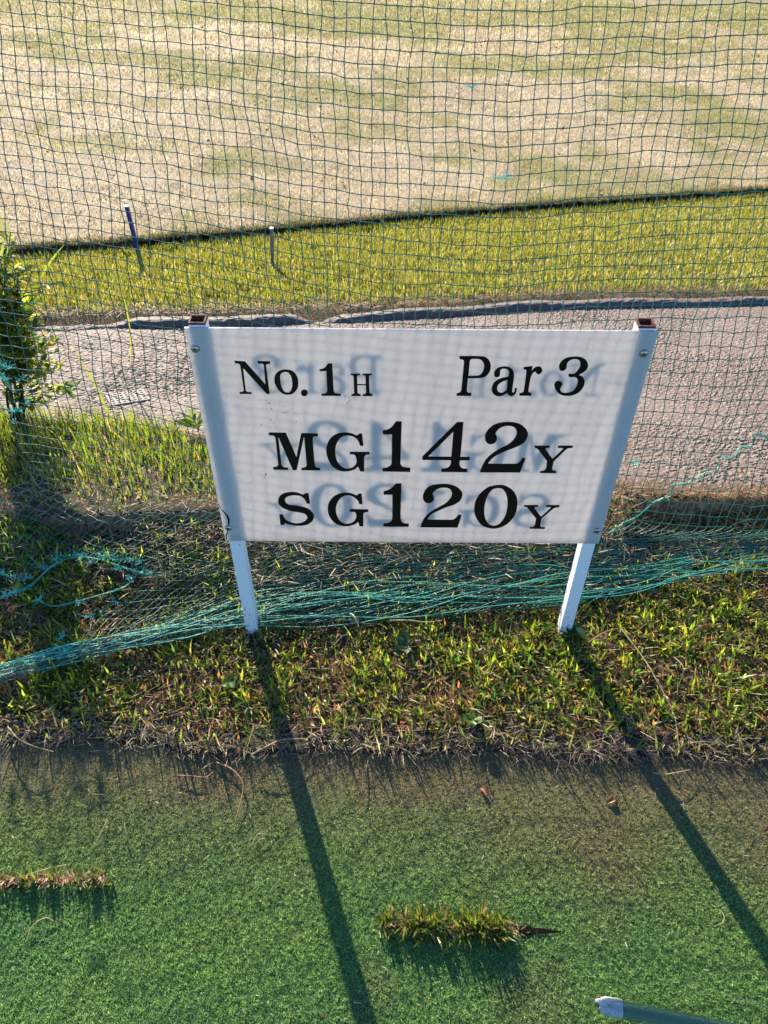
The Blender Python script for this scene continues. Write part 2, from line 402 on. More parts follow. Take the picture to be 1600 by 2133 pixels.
def pick(n, cols, var=0.25):
    c = np.array([x[1:] for x in cols]); p = np.array([x[0] for x in cols], float); p /= p.sum()
    return c[rng.choice(len(c), n, p=p)] * (1 + rng.normal(0, var, (n, 1))).clip(.45, 1.7)
U_ = lambda n, a, b: rng.uniform(a, b, n)

# tee mat pile: short crumbled fibres
n = 560000
px, py = U_(n, -0.80, 0.95), U_(n, 0.24, 0.87)
ok = py < mat_edge(px) - 0.002; xx, yy, _ = project(np.stack([px, py, px * 0 + Z_TURF], -1)); ok &= (xx > -60) & (xx < 1660) & (yy < 2190)
px, py = px[ok], py[ok]; n = len(px)
worn = 0.35 + 0.65 * sstep(0.0, 0.30, mat_edge(px) - py)
tt = turf_tint(px, py) * (1 + rng.normal(0, .42, (n, 1))).clip(.3, 2.0)
tan = rng.random(n) < 0.06; tt[tan] = np.array([0.17, 0.15, 0.06])
clump = fbm(px * 200, py * 200, 2)
V, F, Ct = blades(np.stack([px, py, mat_z(px, py) + (clump - .45) * 0.004], -1), U_(n, .0026, .0062) * (0.5 + clump) * worn, U_(n, .0013, .0026), U_(n, 0, 2 * PI), U_(n, .4, 1.4), U_(n, 0, .3), tt, 1)
props(link('tee_mat_pile', np_mesh('tee_mat_pile', V, F, Ct), M_TURF), kind='stuff')

# weed strip: rooted tufts
def strip_points(n, ymin=0.02, dens=None, xr=(-1.15, 1.35)):
    x = U_(n, *xr); e = mat_edge(x); y = e + ymin + rng.random(n) * (lip(x) - e - ymin)
    if dens is not None:
        k = rng.random(n) < dens(x, y); x, y = x[k], y[k]
    return x, y
NETROW = None
def weed_d(x, y):
    v = fbm(x * 7 + 2, y * 7, 3); e = mat_edge(x)
    d = sstep(0.30, 0.52, v) * (0.3 + 0.7 * sstep(0.02, 0.07, y - e))
    px, py, _ = project(np.stack([x, y, x * 0], -1))
    # bare shaded ground below the path edge, and straw in the middle
    d = d * np.where((py < 1150) & ((px > 1230) | ((px > 140) & (px < 480))), 0.08, 1) * np.where((py < 1190) & (px > 500) & (px < 1250), 0.3, 1)
    d = d * np.where((np.abs(px - 560) < 130) & (py > 1300) & (py < 1420), 0.35, 1)
    d = d * (0.6 + 0.7 * sstep(420, 0, px) + 0.2 * sstep(1000, 1500, px))
    return d.clip(0, 1)
tx, ty = strip_points(8500, 0.015, weed_d)
k = 6; n = len(tx) * k
bx = np.repeat(tx, k) + rng.normal(0, .006, n); by = np.repeat(ty, k) + rng.normal(0, .006, n)
sz = np.repeat(U_(len(tx), .5, 1.15), k) * (0.35 + 0.65 * sstep(.02, .13, by - mat_edge(bx)))
tg = pick(n, [(5, .17, .235, .015), (4, .26, .28, .02), (3, .050, .11, .018), (1, .22, .20, .035), (1.2, .24, .11, .035)], .22)
V, F, Ct = blades(np.stack([bx, by, bank_z(bx, by) - .003], -1), U_(n, .014, .050) * sz, U_(n, .0030, .0072), U_(n, 0, 2 * PI), U_(n, .22, 1.2), U_(n, .1, .9), tg, 3)
b1 = Bag().add(V, F, Ct)
tx, ty = strip_points(24000, 0.008, lambda x, y: .25 + .75 * sstep(.02, .07, y - mat_edge(x)) * np.where(project(np.stack([x, y, x * 0], -1))[1] > 1200, 1, np.where((project(np.stack([x, y, x * 0], -1))[0] > 170) & (project(np.stack([x, y, x * 0], -1))[0] < 500), .06, .4))); n = len(tx)
V, F, Ct = blades(np.stack([tx, ty, bank_z(tx, ty) + .001], -1), U_(n, .008, .028), U_(n, .0025, .0065), U_(n, 0, 2 * PI), U_(n, .3, 1.3), U_(n, .0, .8), pick(n, [(3, .065, .12, .018), (3, .14, .19, .018), (2, .20, .21, .03), (1.8, .30, .14, .045), (1, .14, .08, .04)], .3), 2)
b1.add(V, np.concatenate([F]), Ct)
# taller upright blades scattered in it
tx, ty = strip_points(750, 0.03, lambda x, y: weed_d(x, y) * .8 + .04)
n = len(tx)
V, F, Ct = blades(np.stack([tx, ty, bank_z(tx, ty) - .003], -1), U_(n, .025, .065), U_(n, .003, .006), U_(n, 0, 2 * PI), U_(n, .1, 1.0), U_(n, .1, .7), pick(n, [(3, .17, .22, .015), (2, .12, .19, .02), (1, .26, .24, .06)], .2), 4)
b1.add(V, F, Ct)
n = 170; x = U_(n, -1.0, 1.2); y = mat_edge(x) + rng.normal(.010, .010, n)
V, F, Ct = blades(np.stack([x, y, np.where(y > mat_edge(x), bank_z(x, y), Z_TURF)], -1), U_(n, .02, .075), U_(n, .0014, .0034), U_(n, 0, 2 * PI), U_(n, .0, .55), U_(n, .0, .9), pick(n, [(3, .12, .16, .03), (3, .30, .22, .11), (1, .36, .3, .2)], .25), 4); b1.add(V, F, Ct)
n = 260; x = U_(n, -1.0, 1.2); y = mat_edge(x) + rng.normal(.012, .010, n)
V, F, Ct = blades(np.stack([x, y, np.where(y > mat_edge(x), bank_z(x, y), Z_TURF)], -1), U_(n, .015, .05) * rng.choice([1, 1, 1.4], n), U_(n, .002, .005), U_(n, 0, 2 * PI), U_(n, .1, 1.0), U_(n, .1, 1.0), pick(n, [(4, .11, .16, .02), (2, .20, .16, .06), (1, .3, .24, .13)], .25), 4); b1.add(V, F, Ct)
b1.V = [np.concatenate(b1.V)]; b1.F = [np.concatenate(b1.F)]
props(b1.build('weed_grass', M_WEED), kind='stuff')

# thatch: dead straw lying about
def straw(n, x, y, zf, L, w, cols, flat=1.35, var=.25, up=.004):
    P = np.stack([x, y, zf(x, y) + rng.random(len(x)) * up], -1)
    return blades(P, L, w, U_(len(x), 0, 2 * PI), np.clip(rng.normal(flat, .2, len(x)), .5, 1.62), rng.normal(0, .25, len(x)), pick(len(x), cols, var), 2)
STRAW = [(4, .28, .165, .075), (3, .38, .25, .13), (2, .22, .085, .03), (1, .50, .40, .25)]
x, y = strip_points(13000, 0.0); n = len(x)
V, F, Ct = straw(n, x, y, bank_z, U_(n, .010, .045), U_(n, .0009, .0022), STRAW, 1.3, .3, .012)
b2 = Bag().add(V, F, Ct)
x, y = strip_points(9000, 0.0, lambda x, y: np.where(project(np.stack([x, y, x * 0], -1))[1] < 1230, .9, 0.0) * np.where(project(np.stack([x, y, x * 0], -1))[0] > 480, 1, .3)); n = len(x)
V, F, Ct = straw(n, x, y, bank_z, U_(n, .02, .07), U_(n, .0012, .003), [(3, .36, .25, .14), (2, .45, .35, .22), (2, .25, .12, .05)], 1.25, .25, .02); b2.add(V, F, Ct)
x = U_(4500, -1.1, 1.3); y = mat_edge(x) + rng.normal(0.012, .014, 4500); n = len(x)
zf = lambda x, y: np.where(y > mat_edge(x), bank_z(x, y), Z_TURF + .003)
V, F, Ct = straw(n, x, y, zf, U_(n, .010, .045), U_(n, .0008, .0018), [(3, .20, .155, .10), (2, .30, .22, .14), (3, .08, .06, .04), (1, .42, .36, .29)], 1.35, .3, .010); b2.add(V, F, Ct)
props(b2.build('dead_thatch', M_DRY), kind='stuff')

# soil crumbs on the shaded bare ground
n = 11000
xx = np.concatenate([U_(n // 2, 120, 500), U_(n // 2, 1300, 1700)]); yy = U_(n, 1062, 1190); P = on_z(xx, yy, -.025)
P = P[P[:, 1] < lip(P[:, 0]) - .005]; n = len(P); P[:, 2] = bank_z(P[:, 0], P[:, 1])
r = .0012 + .0055 * rng.random(n) ** 2; oc = np.array([(1, 0, 0), (-1, 0, 0), (0, 1, 0), (0, -1, 0), (0, 0, 1), (0, 0, -.4)], float)
of = np.array([(0, 2, 4), (2, 1, 4), (1, 3, 4), (3, 0, 4), (2, 0, 5), (1, 2, 5), (3, 1, 5), (0, 3, 5)])
V = P[:, None] + oc[None] * r[:, None, None] * rng.uniform(.5, 1.3, (n, 6, 1)); F = (of[None] + (np.arange(n) * 6)[:, None, None]).reshape(-1, 3)
props(link('soil_crumbs', np_mesh('soil_crumbs', V, F, np.repeat(pick(n, [(4, .09, .046, .028), (3, .045, .03, .022), (1, .20, .10, .06)], .35), 6, 0)), M_SOIL), kind='stuff')

# verge grass, tall and bright
n = 12500
x = U_(n, -2.1, 1.2); a = lip(x) + .01; b = path_near(x); y = a + rng.random(n) ** 0.8 * np.maximum(b - a, 0)
dn = sstep(.30, .5, fbm(x * 6 + 4, y * 6, 3)); ok = (rng.random(n) < dn) & (b - a > .01); x, y = x[ok], y[ok]; n = len(x)
lf = 0.55 + .45 * sstep(0.0, .25, path_near(x) - lip(x))
V, F, Ct = blades(np.stack([x, y, pz(y) + .01], -1), U_(n, .022, .085) * lf * (.2 + .8 * sstep(.0, .25, y - lip(x))), U_(n, .003, .0065), U_(n, 0, 2 * PI), U_(n, .0, .6), U_(n, .1, 1.0), pick(n, [(4, .125, .18, .012), (3, .17, .20, .016), (1, .06, .11, .015), (1, .28, .22, .08)], .2), 4)
bv = Bag().add(V, F, Ct); props(bv.build('verge_grass', M_GRASS), kind='stuff')
n = 9000; x = U_(n, -2.0, 1.2); a = lip(x) - .006; b = path_near(x); y = a + rng.random(n) * np.maximum(b - a, .001)
V, F, Ct = straw(n, x, y, lambda x, y: pz(y) + .012, U_(n, .015, .06), U_(n, .001, .0022), STRAW, 1.3, .3, .012)
props(Bag().add(V, F, Ct).build('verge_thatch', M_DRY), kind='stuff')

x, y = PATH_BITS; n = len(x)
V, F, Ct = straw(n, x, y, lambda x, y: pz(y) + .005, U_(n, .008, .045), U_(n, .0012, .004), STRAW, 1.45, .3, .004)
props(Bag().add(V, F, Ct).build('path_litter', M_DRY), kind='stuff')
# lawn blades
n = 200000
x = U_(n, -3.4, 4.6); a = kerb_front(x) + .14; b = lawn_end(x); y = a + rng.random(n) * (b - a)
xx, yy, _ = project(np.stack([x, y, lawn_z(x, y)], -1)); v = fbm(x * 9 + 3, y * 9, 4)
ok = (xx > -120) & (xx < 1720) & (rng.random(n) < .35 + .65 * sstep(.3, .5, v)) & (rng.random(n) < .25 + .75 * sstep(.02, .12, y - a)); x, y, v = x[ok], y[ok], v[ok]; n = len(x)
tg = pick(n, [(4, .18, .20, .018), (3, .23, .215, .025), (1.5, .10, .14, .016), (2, .34, .27, .11)], .25)
hgt = U_(n, .020, .046) * (.7 + .6 * v)
V, F, Ct = blades(np.stack([x, y, lawn_z(x, y)], -1), hgt, U_(n, .0026, .0062), U_(n, 0, 2 * PI), U_(n, .0, .8), U_(n, 0, .8), tg, 2)
bl = Bag().add(V, F, Ct)
x = np.concatenate([U_(7000, -3.4, 4.8)]); y = lawn_end(x) - np.abs(rng.normal(0, .03, 7000)); n = len(x)
V, F, Ct = blades(np.stack([x, y, lawn_z(x, y)], -1), U_(n, .025, .06), U_(n, .003, .006), U_(n, 0, 2 * PI), U_(n, 0, .6), U_(n, 0, .7), pick(n, [(4, .14, .17, .018), (2, .19, .18, .025)], .2), 2); bl.add(V, F, Ct)
props(bl.build('lawn_grass', M_LAWN), kind='stuff')
n = 5000; x = U_(n, -2.8, 3.6); y = kerb_front(x) + .10 + np.abs(rng.normal(.03, .04, n))
V, F, Ct = straw(n, x, y, lambda x, y: pz(kerb_front(x)) + .015, U_(n, .02, .06), U_(n, .0015, .003), [(3, .28, .17, .09), (2, .36, .25, .14)], 1.3, .25, .012)
props(Bag().add(V, F, Ct).build('lawn_thatch', M_DRY), kind='stuff')

# field stubble
n = 330000
d = rng.random(n) ** 1.5 * 11.0; W = 2.2 + (5 + d) * 0.56; x = U_(n, -1, 1) * W; y = lawn_end(x) + .08 + d
xx, yy, _ = project(np.stack([x, y, field_z(x, y)], -1)); ok = (xx > -80) & (xx < 1680) & (yy > -260); x, y, d = x[ok], y[ok], d[ok]; n = len(x)
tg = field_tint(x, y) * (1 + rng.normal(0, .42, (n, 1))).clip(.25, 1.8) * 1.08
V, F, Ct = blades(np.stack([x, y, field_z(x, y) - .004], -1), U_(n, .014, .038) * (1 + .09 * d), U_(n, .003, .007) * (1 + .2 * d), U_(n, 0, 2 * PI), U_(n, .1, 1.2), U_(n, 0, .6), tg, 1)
bf = Bag().add(V, F, Ct)
n = 20000; x = U_(n, -3.4, 5.0); y = lawn_end(x) + .060 + np.abs(rng.normal(0, .05, n))
V, F, Ct = blades(np.stack([x, y, field_z(x, y) - .004], -1), U_(n, .015, .04), U_(n, .002, .004), U_(n, 0, 2 * PI), U_(n, .1, 1.1), U_(n, 0, .9), pick(n, [(3, .09, .10, .025), (2, .20, .16, .07), (2, .055, .065, .02)], .3), 2); bf.add(V, F, Ct)
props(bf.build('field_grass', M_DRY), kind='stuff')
# dark leaf crumbs on the field
n = 420; d = rng.random(n) * 8; x = U_(n, -1, 1) * (2.2 + (5 + d) * .56); y = lawn_end(x) + .1 + d
V, F, Ct = blades(np.stack([x, y, field_z(x, y) + .008], -1), U_(n, .02, .045), U_(n, .015, .032), U_(n, 0, 2 * PI), U_(n, .9, 1.5), U_(n, -.5, .5), pick(n, [(2, .07, .05, .03), (1, .14, .08, .04)], .3), 2)
props(Bag().add(V, F, Ct).build('field_litter', M_DRY), kind='stuff')

# ------------------------------------------------------------------ the sign
PY = 1.153; PT = 0.004
PX0, PX1, PZ0, PZ1 = -0.339, 0.4604, 0.299, 0.8109
sign = empty('sign_board', 'white golf hole sign with black lettering on two white metal posts', 'sign')
sign.location = (0.0607, 1.17, 0)
def sgn(o): o.matrix_parent_inverse = sign.matrix_basis.inverted(); return o
sign_parts = []
t = NT('panel_white'); P_ = t.pos()
sp = t.n('ShaderNodeSeparateXYZ', {0: P_})
dn = t.noise(P_, 55, 3, .6); fine = t.noise(P_, 420, 2, .5)
speck = t.math('MULTIPLY', t.ramp(fine, [(0.66, (0, 0, 0)), (0.70, (1, 1, 1))]), t.ramp(dn, [(0.52, (0, 0, 0)), (0.62, (1, 1, 1))]))
mx = t.n('ShaderNodeMapRange', {0: sp.outputs[0], 1: -0.30, 2: 0.05, 3: 1.0, 4: 0.12}).outputs[0]
speck = t.math('MULTIPLY', speck, mx)
streak = t.n('ShaderNodeMapping', {0: P_, 3: (60, 60, 5)}).outputs[0]
grime = t.ramp(t.noise(streak, 1.0, 4, .6), [(0.42, (.66, .665, .675)), (0.78, (.60, .60, .59))])
low = t.n('ShaderNodeMapRange', {0: sp.outputs[2], 1: 0.299, 2: 0.318, 3: 0.5, 4: 0.0}).outputs[0]
base = t.mix(speck, grime, (0.12, 0.10, 0.06)); base = t.mix(t.math('MULTIPLY', low, t.noise(P_, 120)), base, (0.35, 0.33, 0.26))
df = t.n('ShaderNodeBsdfDiffuse', {'Color': base}).outputs[0]; tl = t.n('ShaderNodeBsdfTranslucent', {'Color': t.mix(1.0, base, (1.0, .93, .85), 'MULTIPLY')}).outputs[0]
mxs = t.n('ShaderNodeMixShader', {0: 0.45, 1: df, 2: tl}).outputs[0]
gl = t.n('ShaderNodeBsdfGlossy', {'Color': (1, 1, 1, 1), 'Roughness': 0.25}).outputs[0]
M_PANEL = t.surf(t.n('ShaderNodeMixShader', {0: 0.03, 1: mxs, 2: gl}).outputs[0])
V, F = box(PX0, PX1, PY, PY + PT, PZ0, PZ1)
sgn(link('panel', np_mesh('panel', V, F), M_PANEL, sign))

M_INK = NT('black_vinyl'); M_INK = M_INK.surf(M_INK.bsdf((0.004, 0.004, 0.0045), 0.35, 0.25))
GLY = {
 'z3': (480, 720, 5.0), 'z4': (930, 720, 5.0), 'z5': (540, 860, 4.706), 'z6': (860, 860, 4.706), 'z7': (560, 990, 5.0), 'z8': (860, 990, 5.0)}
GLYPHS = [
 ('z3', ["42,155! 152,162! 365,402! 348,205 335,188 318,186 287,186! 285,158! 415,162! 415,190! 390,190 372,200 372,212 410,503! 378,500! 133,232! 160,455 168,475 185,482 220,482! 222,502! 98,502! 97,480! 120,480 138,470 138,455 103,205 92,190 78,185 50,184!"]),
 ('z3', ["582,247 650,265 695,320 708,390 695,450 655,495 600,510 540,495 490,445 462,385 460,330 480,285 525,255", "572,272 605,280 632,320 645,385 640,440 620,480 595,487 560,475 530,420 520,360 520,310 535,283"]),
 ('z3', ["770,455 795,464 806,490 795,515 770,526 746,515 735,490 746,465"]),
 ('z3', ["1015,184! 1060,183! 1075,450 1080,480 1100,495 1150,500! 1152,522! 948,520! 950,498! 985,497 1005,480 1008,450 1000,262! 932,265! 928,245! 960,240 990,220 1005,200"]),
 ('z3', ["1253,290! 1350,290! 1350,305! 1325,308 1320,320 1322,398! 1410,400! 1408,320 1402,308 1378,306! 1376,290! 1475,290! 1475,306! 1450,308 1445,320 1450,480 1458,498 1480,503! 1480,524! 1378,524! 1378,505! 1400,502 1412,490 1412,478 1410,412! 1322,410! 1325,478 1332,498 1358,503! 1358,524! 1260,524! 1262,505! 1282,500 1290,488 1288,470 1283,322 1277,308 1253,306!"]),
 ('z4', ["137,107! 330,107 400,116 445,152 462,210 450,270 410,318 370,333 320,338 225,338! 213,465 218,482 235,490 260,490! 257,521! 104,521! 106,494! 130,490 148,475 155,455 183,165 175,148 135,137!", "268,137 330,137 365,150 388,185 392,220 380,265 350,303 310,312 230,314! 243,165 250,145"]),
 ('z4', ["600,215 660,225 695,260 705,310 685,460 685,482 700,485 710,470 712,440! 733,440! 730,470 715,505 680,524 650,515 630,492! 600,510 560,523 520,522 480,490 472,440 490,390 530,355 580,335 645,322! 652,280 640,250 610,238 580,240 560,258 560,290 552,315 525,328 503,318 497,295 505,260 540,228", "635,355! 590,370 545,400 528,435 535,470 560,488 590,485 628,460!"]),
 ('z4', ["805,222! 850,216 897,210! 888,262! 915,230 950,215 980,220 998,250 990,280 965,297 945,293 930,275 922,267 900,285 880,325 870,370 855,465 860,482 888,492! 884,520! 758,520! 762,492! 790,488 805,470 832,270 828,250 803,245!"]),
 ('z4', ["1172,215 1190,170 1240,130 1320,112 1400,118 1455,150 1475,200 1465,240 1430,275 1378,303! 1420,325 1440,370 1430,420 1390,475 1330,510 1255,522 1190,508 1145,470 1125,420 1128,390 1150,368 1180,367 1205,385 1205,410 1190,435 1185,460 1205,485 1250,490 1310,475 1350,430 1368,380 1360,345 1335,325 1290,328 1272,318 1270,302 1285,290 1320,292 1350,275 1380,235 1395,195 1385,155 1350,138 1300,145 1265,170 1255,195 1252,225 1235,250 1205,263 1180,250"]),
 ('z5', ["95,190! 262,193! 365,432! 412,198! 575,200! 576,228! 545,230 528,240 525,260 545,500 552,525 570,535 598,538! 598,563! 414,560! 414,537! 440,535 460,525 465,505 440,232! 368,560! 330,560! 187,232! 218,500 225,520 240,532 285,535! 287,557! 140,555! 138,530! 165,528 183,518 187,500 160,250 150,228 130,220 97,220!"]),
 ('z5', ["1010,202! 1022,322! 988,322! 975,280 945,245 900,225 850,222 800,240 760,300 745,375 760,460 795,515 850,545 910,535 945,505 955,470 950,440 940,415 915,405 888,408! 888,380! 1082,382! 1082,408! 1055,408 1035,420 1030,440! 1030,574! 990,572! 970,525! 930,555 860,572 790,565 720,525 675,450 658,370 670,300 710,235 780,198 850,192 910,200 960,220 976,202!"]),
 ('z5', ["1340,82! 1398,82! 1385,490 1395,515 1420,530 1482,537! 1480,578! 1210,573! 1210,540! 1250,535 1285,515 1297,490 1302,210! 1212,210! 1212,172! 1260,160 1300,135 1325,105"]),
 ('z6', ["435,88! 497,88! 467,430! 558,430! 557,464! 462,464! 458,500 470,530 495,545 537,546! 532,581! 280,577! 282,545! 330,540 360,520 372,490 373,462! 92,460! 94,425!", "397,183! 150,427! 377,428!"]),
 ('z6', ["735,497! 960,498 1020,495 1050,475 1072,440! 1107,443! 1050,583! 657,581! 680,520 720,450 780,395 850,350 930,310 985,265 1015,215 1018,180 1000,145 960,128 910,128 850,150 815,190 812,205 825,235 820,270 795,298 755,306 725,290 708,255 715,200 750,150 810,108 890,90 960,88 1030,100 1090,135 1125,185 1125,230 1090,290 1020,330 930,365 850,400 790,435 755,470"]),
 ('z6', ["1195,320! 1345,320! 1340,340! 1312,342 1300,352 1305,362 1370,450! 1470,355 1475,345 1420,342! 1425,320! 1570,320! 1565,342! 1530,345 1505,355 1380,475! 1365,545 1372,562 1408,570! 1405,590! 1245,588! 1248,570! 1285,565 1302,550 1308,535 1315,470! 1235,365 1215,348 1195,342!"]),
 ('z7', ["375,185! 415,185! 430,295! 395,293! 375,250 335,218 280,207 220,212 180,230 168,255 180,285 215,305 290,315 370,330 430,360 468,405 470,440 445,485 390,515 310,525 230,515 170,500 158,518! 122,515! 110,405! 145,405! 165,445 200,475 260,497 320,497 370,480 400,450 398,425 375,400 320,385 230,370 150,340 105,300 98,260 115,215 160,185 240,172 300,180 360,200"]),
 ('z7', ["935,190! 968,190! 978,300! 942,298! 930,265 890,228 840,208 790,212 740,245 705,310 700,370 715,430 755,485 810,503 860,495 895,470 910,435 908,400 895,382 843,378! 843,350! 1038,354! 1036,380! 1000,385 985,400! 985,530! 945,530! 932,485! 890,512 810,530 740,520 670,480 625,410 615,340 630,275 675,220 740,188 810,180 870,190 915,208"]),
 ('z7', ["1325,84! 1382,82! 1372,440 1380,475 1405,498 1460,505! 1458,535! 1195,533! 1195,500! 1240,495 1270,480 1285,450 1287,200! 1196,200! 1196,164! 1240,152 1280,130 1308,100"]),
 ('z8', ["150,460! 380,463 420,460 450,440 472,410! 510,410! 466,543! 80,540! 100,480 140,420 200,370 270,330 340,290 390,240 407,195 398,155 365,132 310,128 255,140 215,175 207,195 220,225 218,255 195,280 155,288 120,270 105,230 112,185 150,130 210,100 300,88 380,92 460,120 510,170 515,215 490,265 430,305 340,335 260,370 200,400 165,435"]),
 ('z8', ["900,98 970,110 1040,155 1080,220 1090,290 1075,380 1030,460 960,520 880,550 800,550 720,520 670,460 642,390 640,330 660,250 710,180 790,120", "890,132 930,140 965,180 985,250 985,320 970,400 940,460 895,508 840,524 790,505 760,460 745,400 745,340 755,280 780,210 820,155 860,135"]),
 ('z8', ["1158,310! 1308,308! 1302,328! 1275,330 1268,342 1335,430! 1430,345 1437,332 1385,328! 1390,308! 1528,310! 1525,330! 1490,335 1465,345 1342,448! 1328,515 1335,535 1376,540! 1374,557! 1215,555! 1218,538! 1250,535 1270,520 1283,448! 1200,345 1185,330 1157,326!"]),
]
def smooth_outline(txt, z):
    x0, y0, sc = GLY[z]
    pts = [(float(a.strip('!').split(',')[0]), float(a.strip('!').split(',')[1]), a.endswith('!')) for a in txt.split()]
    n = len(pts); P = np.array([p[:2] for p in pts]); K = [p[2] for p in pts]; out = []
    for i in range(n):
        p0, p1, p2, p3 = P[i - 1], P[i], P[(i + 1) % n], P[(i + 2) % n]
        if K[i] and K[(i + 1) % n]: out.append(p1); continue
        if K[i]: p0 = 2 * p1 - p2 if True else p0
        if K[(i + 1) % n]: p3 = 2 * p2 - p1
        m1, m2 = (p2 - p0) / 2, (p3 - p1) / 2
        L = np.linalg.norm(p2 - p1)                       # keep tangents no longer than the chord
        for mm in (m1, m2):
            l = np.linalg.norm(mm)
            if l > L: mm *= L / l
        for s in np.linspace(0, 1, 6)[:-1]:
            out.append((2 * s**3 - 3 * s**2 + 1) * p1 + (s**3 - 2 * s**2 + s) * m1 + (-2 * s**3 + 3 * s**2) * p2 + (s**3 - s**2) * m2)
    q = np.array(out) / sc + np.array([x0, y0])
    w = on_y(q[:, 0], q[:, 1], PY)
    return w[:, 0], w[:, 2]
def letter_mesh(contours, mirror=False):
    cu = bpy.data.curves.new('letter', 'CURVE'); cu.dimensions = '2D'; cu.fill_mode = 'BOTH'; cu.extrude = 0.0003
    for (xs_, zs_) in contours:
        s = cu.splines.new('POLY'); s.points.add(len(xs_) - 1); s.use_cyclic_u = True
        for i, (a, b) in enumerate(zip(xs_, zs_)): s.points[i].co = (a, b, 0, 1)
    ob = bpy.data.objects.new('letter', cu); COL.objects.link(ob)
    dg = bpy.context.evaluated_depsgraph_get(); me = bpy.data.meshes.new_from_object(ob.evaluated_get(dg))
    bpy.data.objects.remove(ob); bpy.data.curves.remove(cu)
    me.materials.clear(); me.materials.append(M_INK)
    return me
mid = (PX0 + PX1) / 2
for z, cts in GLYPHS:
    cs = [smooth_outline(c, z) for c in cts]
    gx = float(np.mean(cs[0][0])); gz = float(np.mean(cs[0][1]))
    me = letter_mesh([(a - gx, b - gz) for a, b in cs])
    o = link('letter', me, None, sign); o.location = (gx, PY - 0.0004, gz); o.rotation_euler = (PI / 2, 0, 0); sgn(o)
    me2 = letter_mesh([(a - gx, b - gz) for a, b in cs])
    o = link('letter', me2, None, sign); o.location = (2 * mid - gx, PY + PT + 0.0004, gz); o.rotation_euler = (PI / 2, 0, PI); sgn(o)
    o['label'] = 'black character on the back of the board'

# posts
t = NT('post_white'); P_ = t.pos(); sp = t.n('ShaderNodeSeparateXYZ', {0: P_})
str_ = t.n('ShaderNodeMapping', {0: P_, 3: (1.0, 1.0, 0.35)}).outputs[0]
nz = t.noise(str_, 130, 3, .6)
hz = t.n('ShaderNodeMapRange', {0: sp.outputs[2], 1: -0.03, 2: 0.12, 3: 0.11, 4: -0.035}).outputs[0]
msk = t.ramp(t.math('ADD', nz, hz), [(0.66, (0, 0, 0)), (0.68, (1, 1, 1))])
rust = t.ramp(t.noise(P_, 300), [(0.35, (0.035, 0.015, 0.008)), (0.65, (0.16, 0.07, 0.03))])
dirt = t.n('ShaderNodeMapRange', {0: sp.outputs[2], 1: -0.03, 2: 0.08, 3: 0.5, 4: 0.0}).outputs[0]
wht = t.mix(t.math('MULTIPLY', dirt, t.noise(P_, 40)), (0.78, 0.78, 0.77), (0.40, 0.33, 0.22))
M_POST = t.surf(t.bsdf(t.mix(msk, wht, rust), 0.45, 0.4, t.bump(nz, 0.15, 0.001)))
M_RUST = plain('rust', (0.13, 0.055, 0.035), 0.8, 0.2, 0, .5, 220)
def post(x0, x1):
    y0, y1, z0, z1, w = PY + PT + 0.0007, PY + PT + 0.0287, -0.10, 0.8172, 0.0028
    out = [(x0, y0), (x1, y0), (x1, y1), (x0, y1)]; inn = [(x0 + w, y0 + w), (x1 - w, y0 + w), (x1 - w, y1 - w), (x0 + w, y1 - w)]
    V = [(a, b, z) for z in (z0, z1) for a, b in out]
    F = [(i, (i + 1) % 4, 4 + (i + 1) % 4, 4 + i) for i in range(4)]
    p = link('post', np_mesh('post', V, F), M_POST, sign); sgn(p)
    V = [(a, b, z1 + .0012) for a, b in out] + [(a, b, z1 + .0012) for a, b in inn] + [(a, b, z1 - .010) for a, b in inn] + [(a, b, z1 - .003) for a, b in [(u + (0.0008 if u == x1 else -.0008), v + (0.0008 if v == y1 else -.0004)) for u, v in out]]
    F = [(i, (i + 1) % 4, 4 + (i + 1) % 4, 4 + i) for i in range(4)] + [(4 + i, 4 + (i + 1) % 4, 8 + (i + 1) % 4, 8 + i) for i in range(4)] + [(12 + i, 12 + (i + 1) % 4, (i + 1) % 4, i) for i in range(4)] + [(8, 9, 10, 11)]
    r = link('rusty_rim', np_mesh('rusty_rim', V, F), M_RUST, p)
    return p
post(-0.3325, -0.3045); post(0.4275, 0.4555)
# screws
M_STEEL = plain('steel', (0.42, 0.40, 0.36), 0.35, 0.5, 1.0, .25, 300)
prof = [(0.0078, 0.0), (0.0078, 0.0008), (0.0068, 0.0026), (0.0046, 0.0041), (0.0022, 0.0047), (0.0009, 0.0036), (0.0, 0.0034)]
def lathe(profile, n=20):
    th = np.linspace(0, 2 * PI, n, endpoint=False)
    V = np.array([(r * math.cos(a), -h, r * math.sin(a)) for r, h in profile for a in th]); k = len(profile)
    a = np.arange(k * n).reshape(k, n); b = np.roll(a, -1, 1)
    return V, np.stack([a[:-1], b[:-1], b[1:], a[1:]], -1).reshape(-1, 4)
V, F = lathe(prof); sm = np_mesh('screw', V, F, smooth=True); sm.materials.append(M_STEEL)
cv, cf_ = Bag(), None
for a in (.4, .4 + PI / 2):
    v, f = box(-.0032, .0032, -.00475, -.0030, -.0006, .0006); c_, s_ = math.cos(a), math.sin(a)
    cv.add(np.stack([v[:, 0] * c_ - v[:, 2] * s_, v[:, 1], v[:, 0] * s_ + v[:, 2] * c_], -1), f)
M_DARK = plain('dark_recess', (0.008, 0.007, 0.006), 1.0, .02)
slot_me = np_mesh('slot', np.concatenate(cv.V), np.concatenate(cv.F)); slot_me.materials.append(M_DARK)
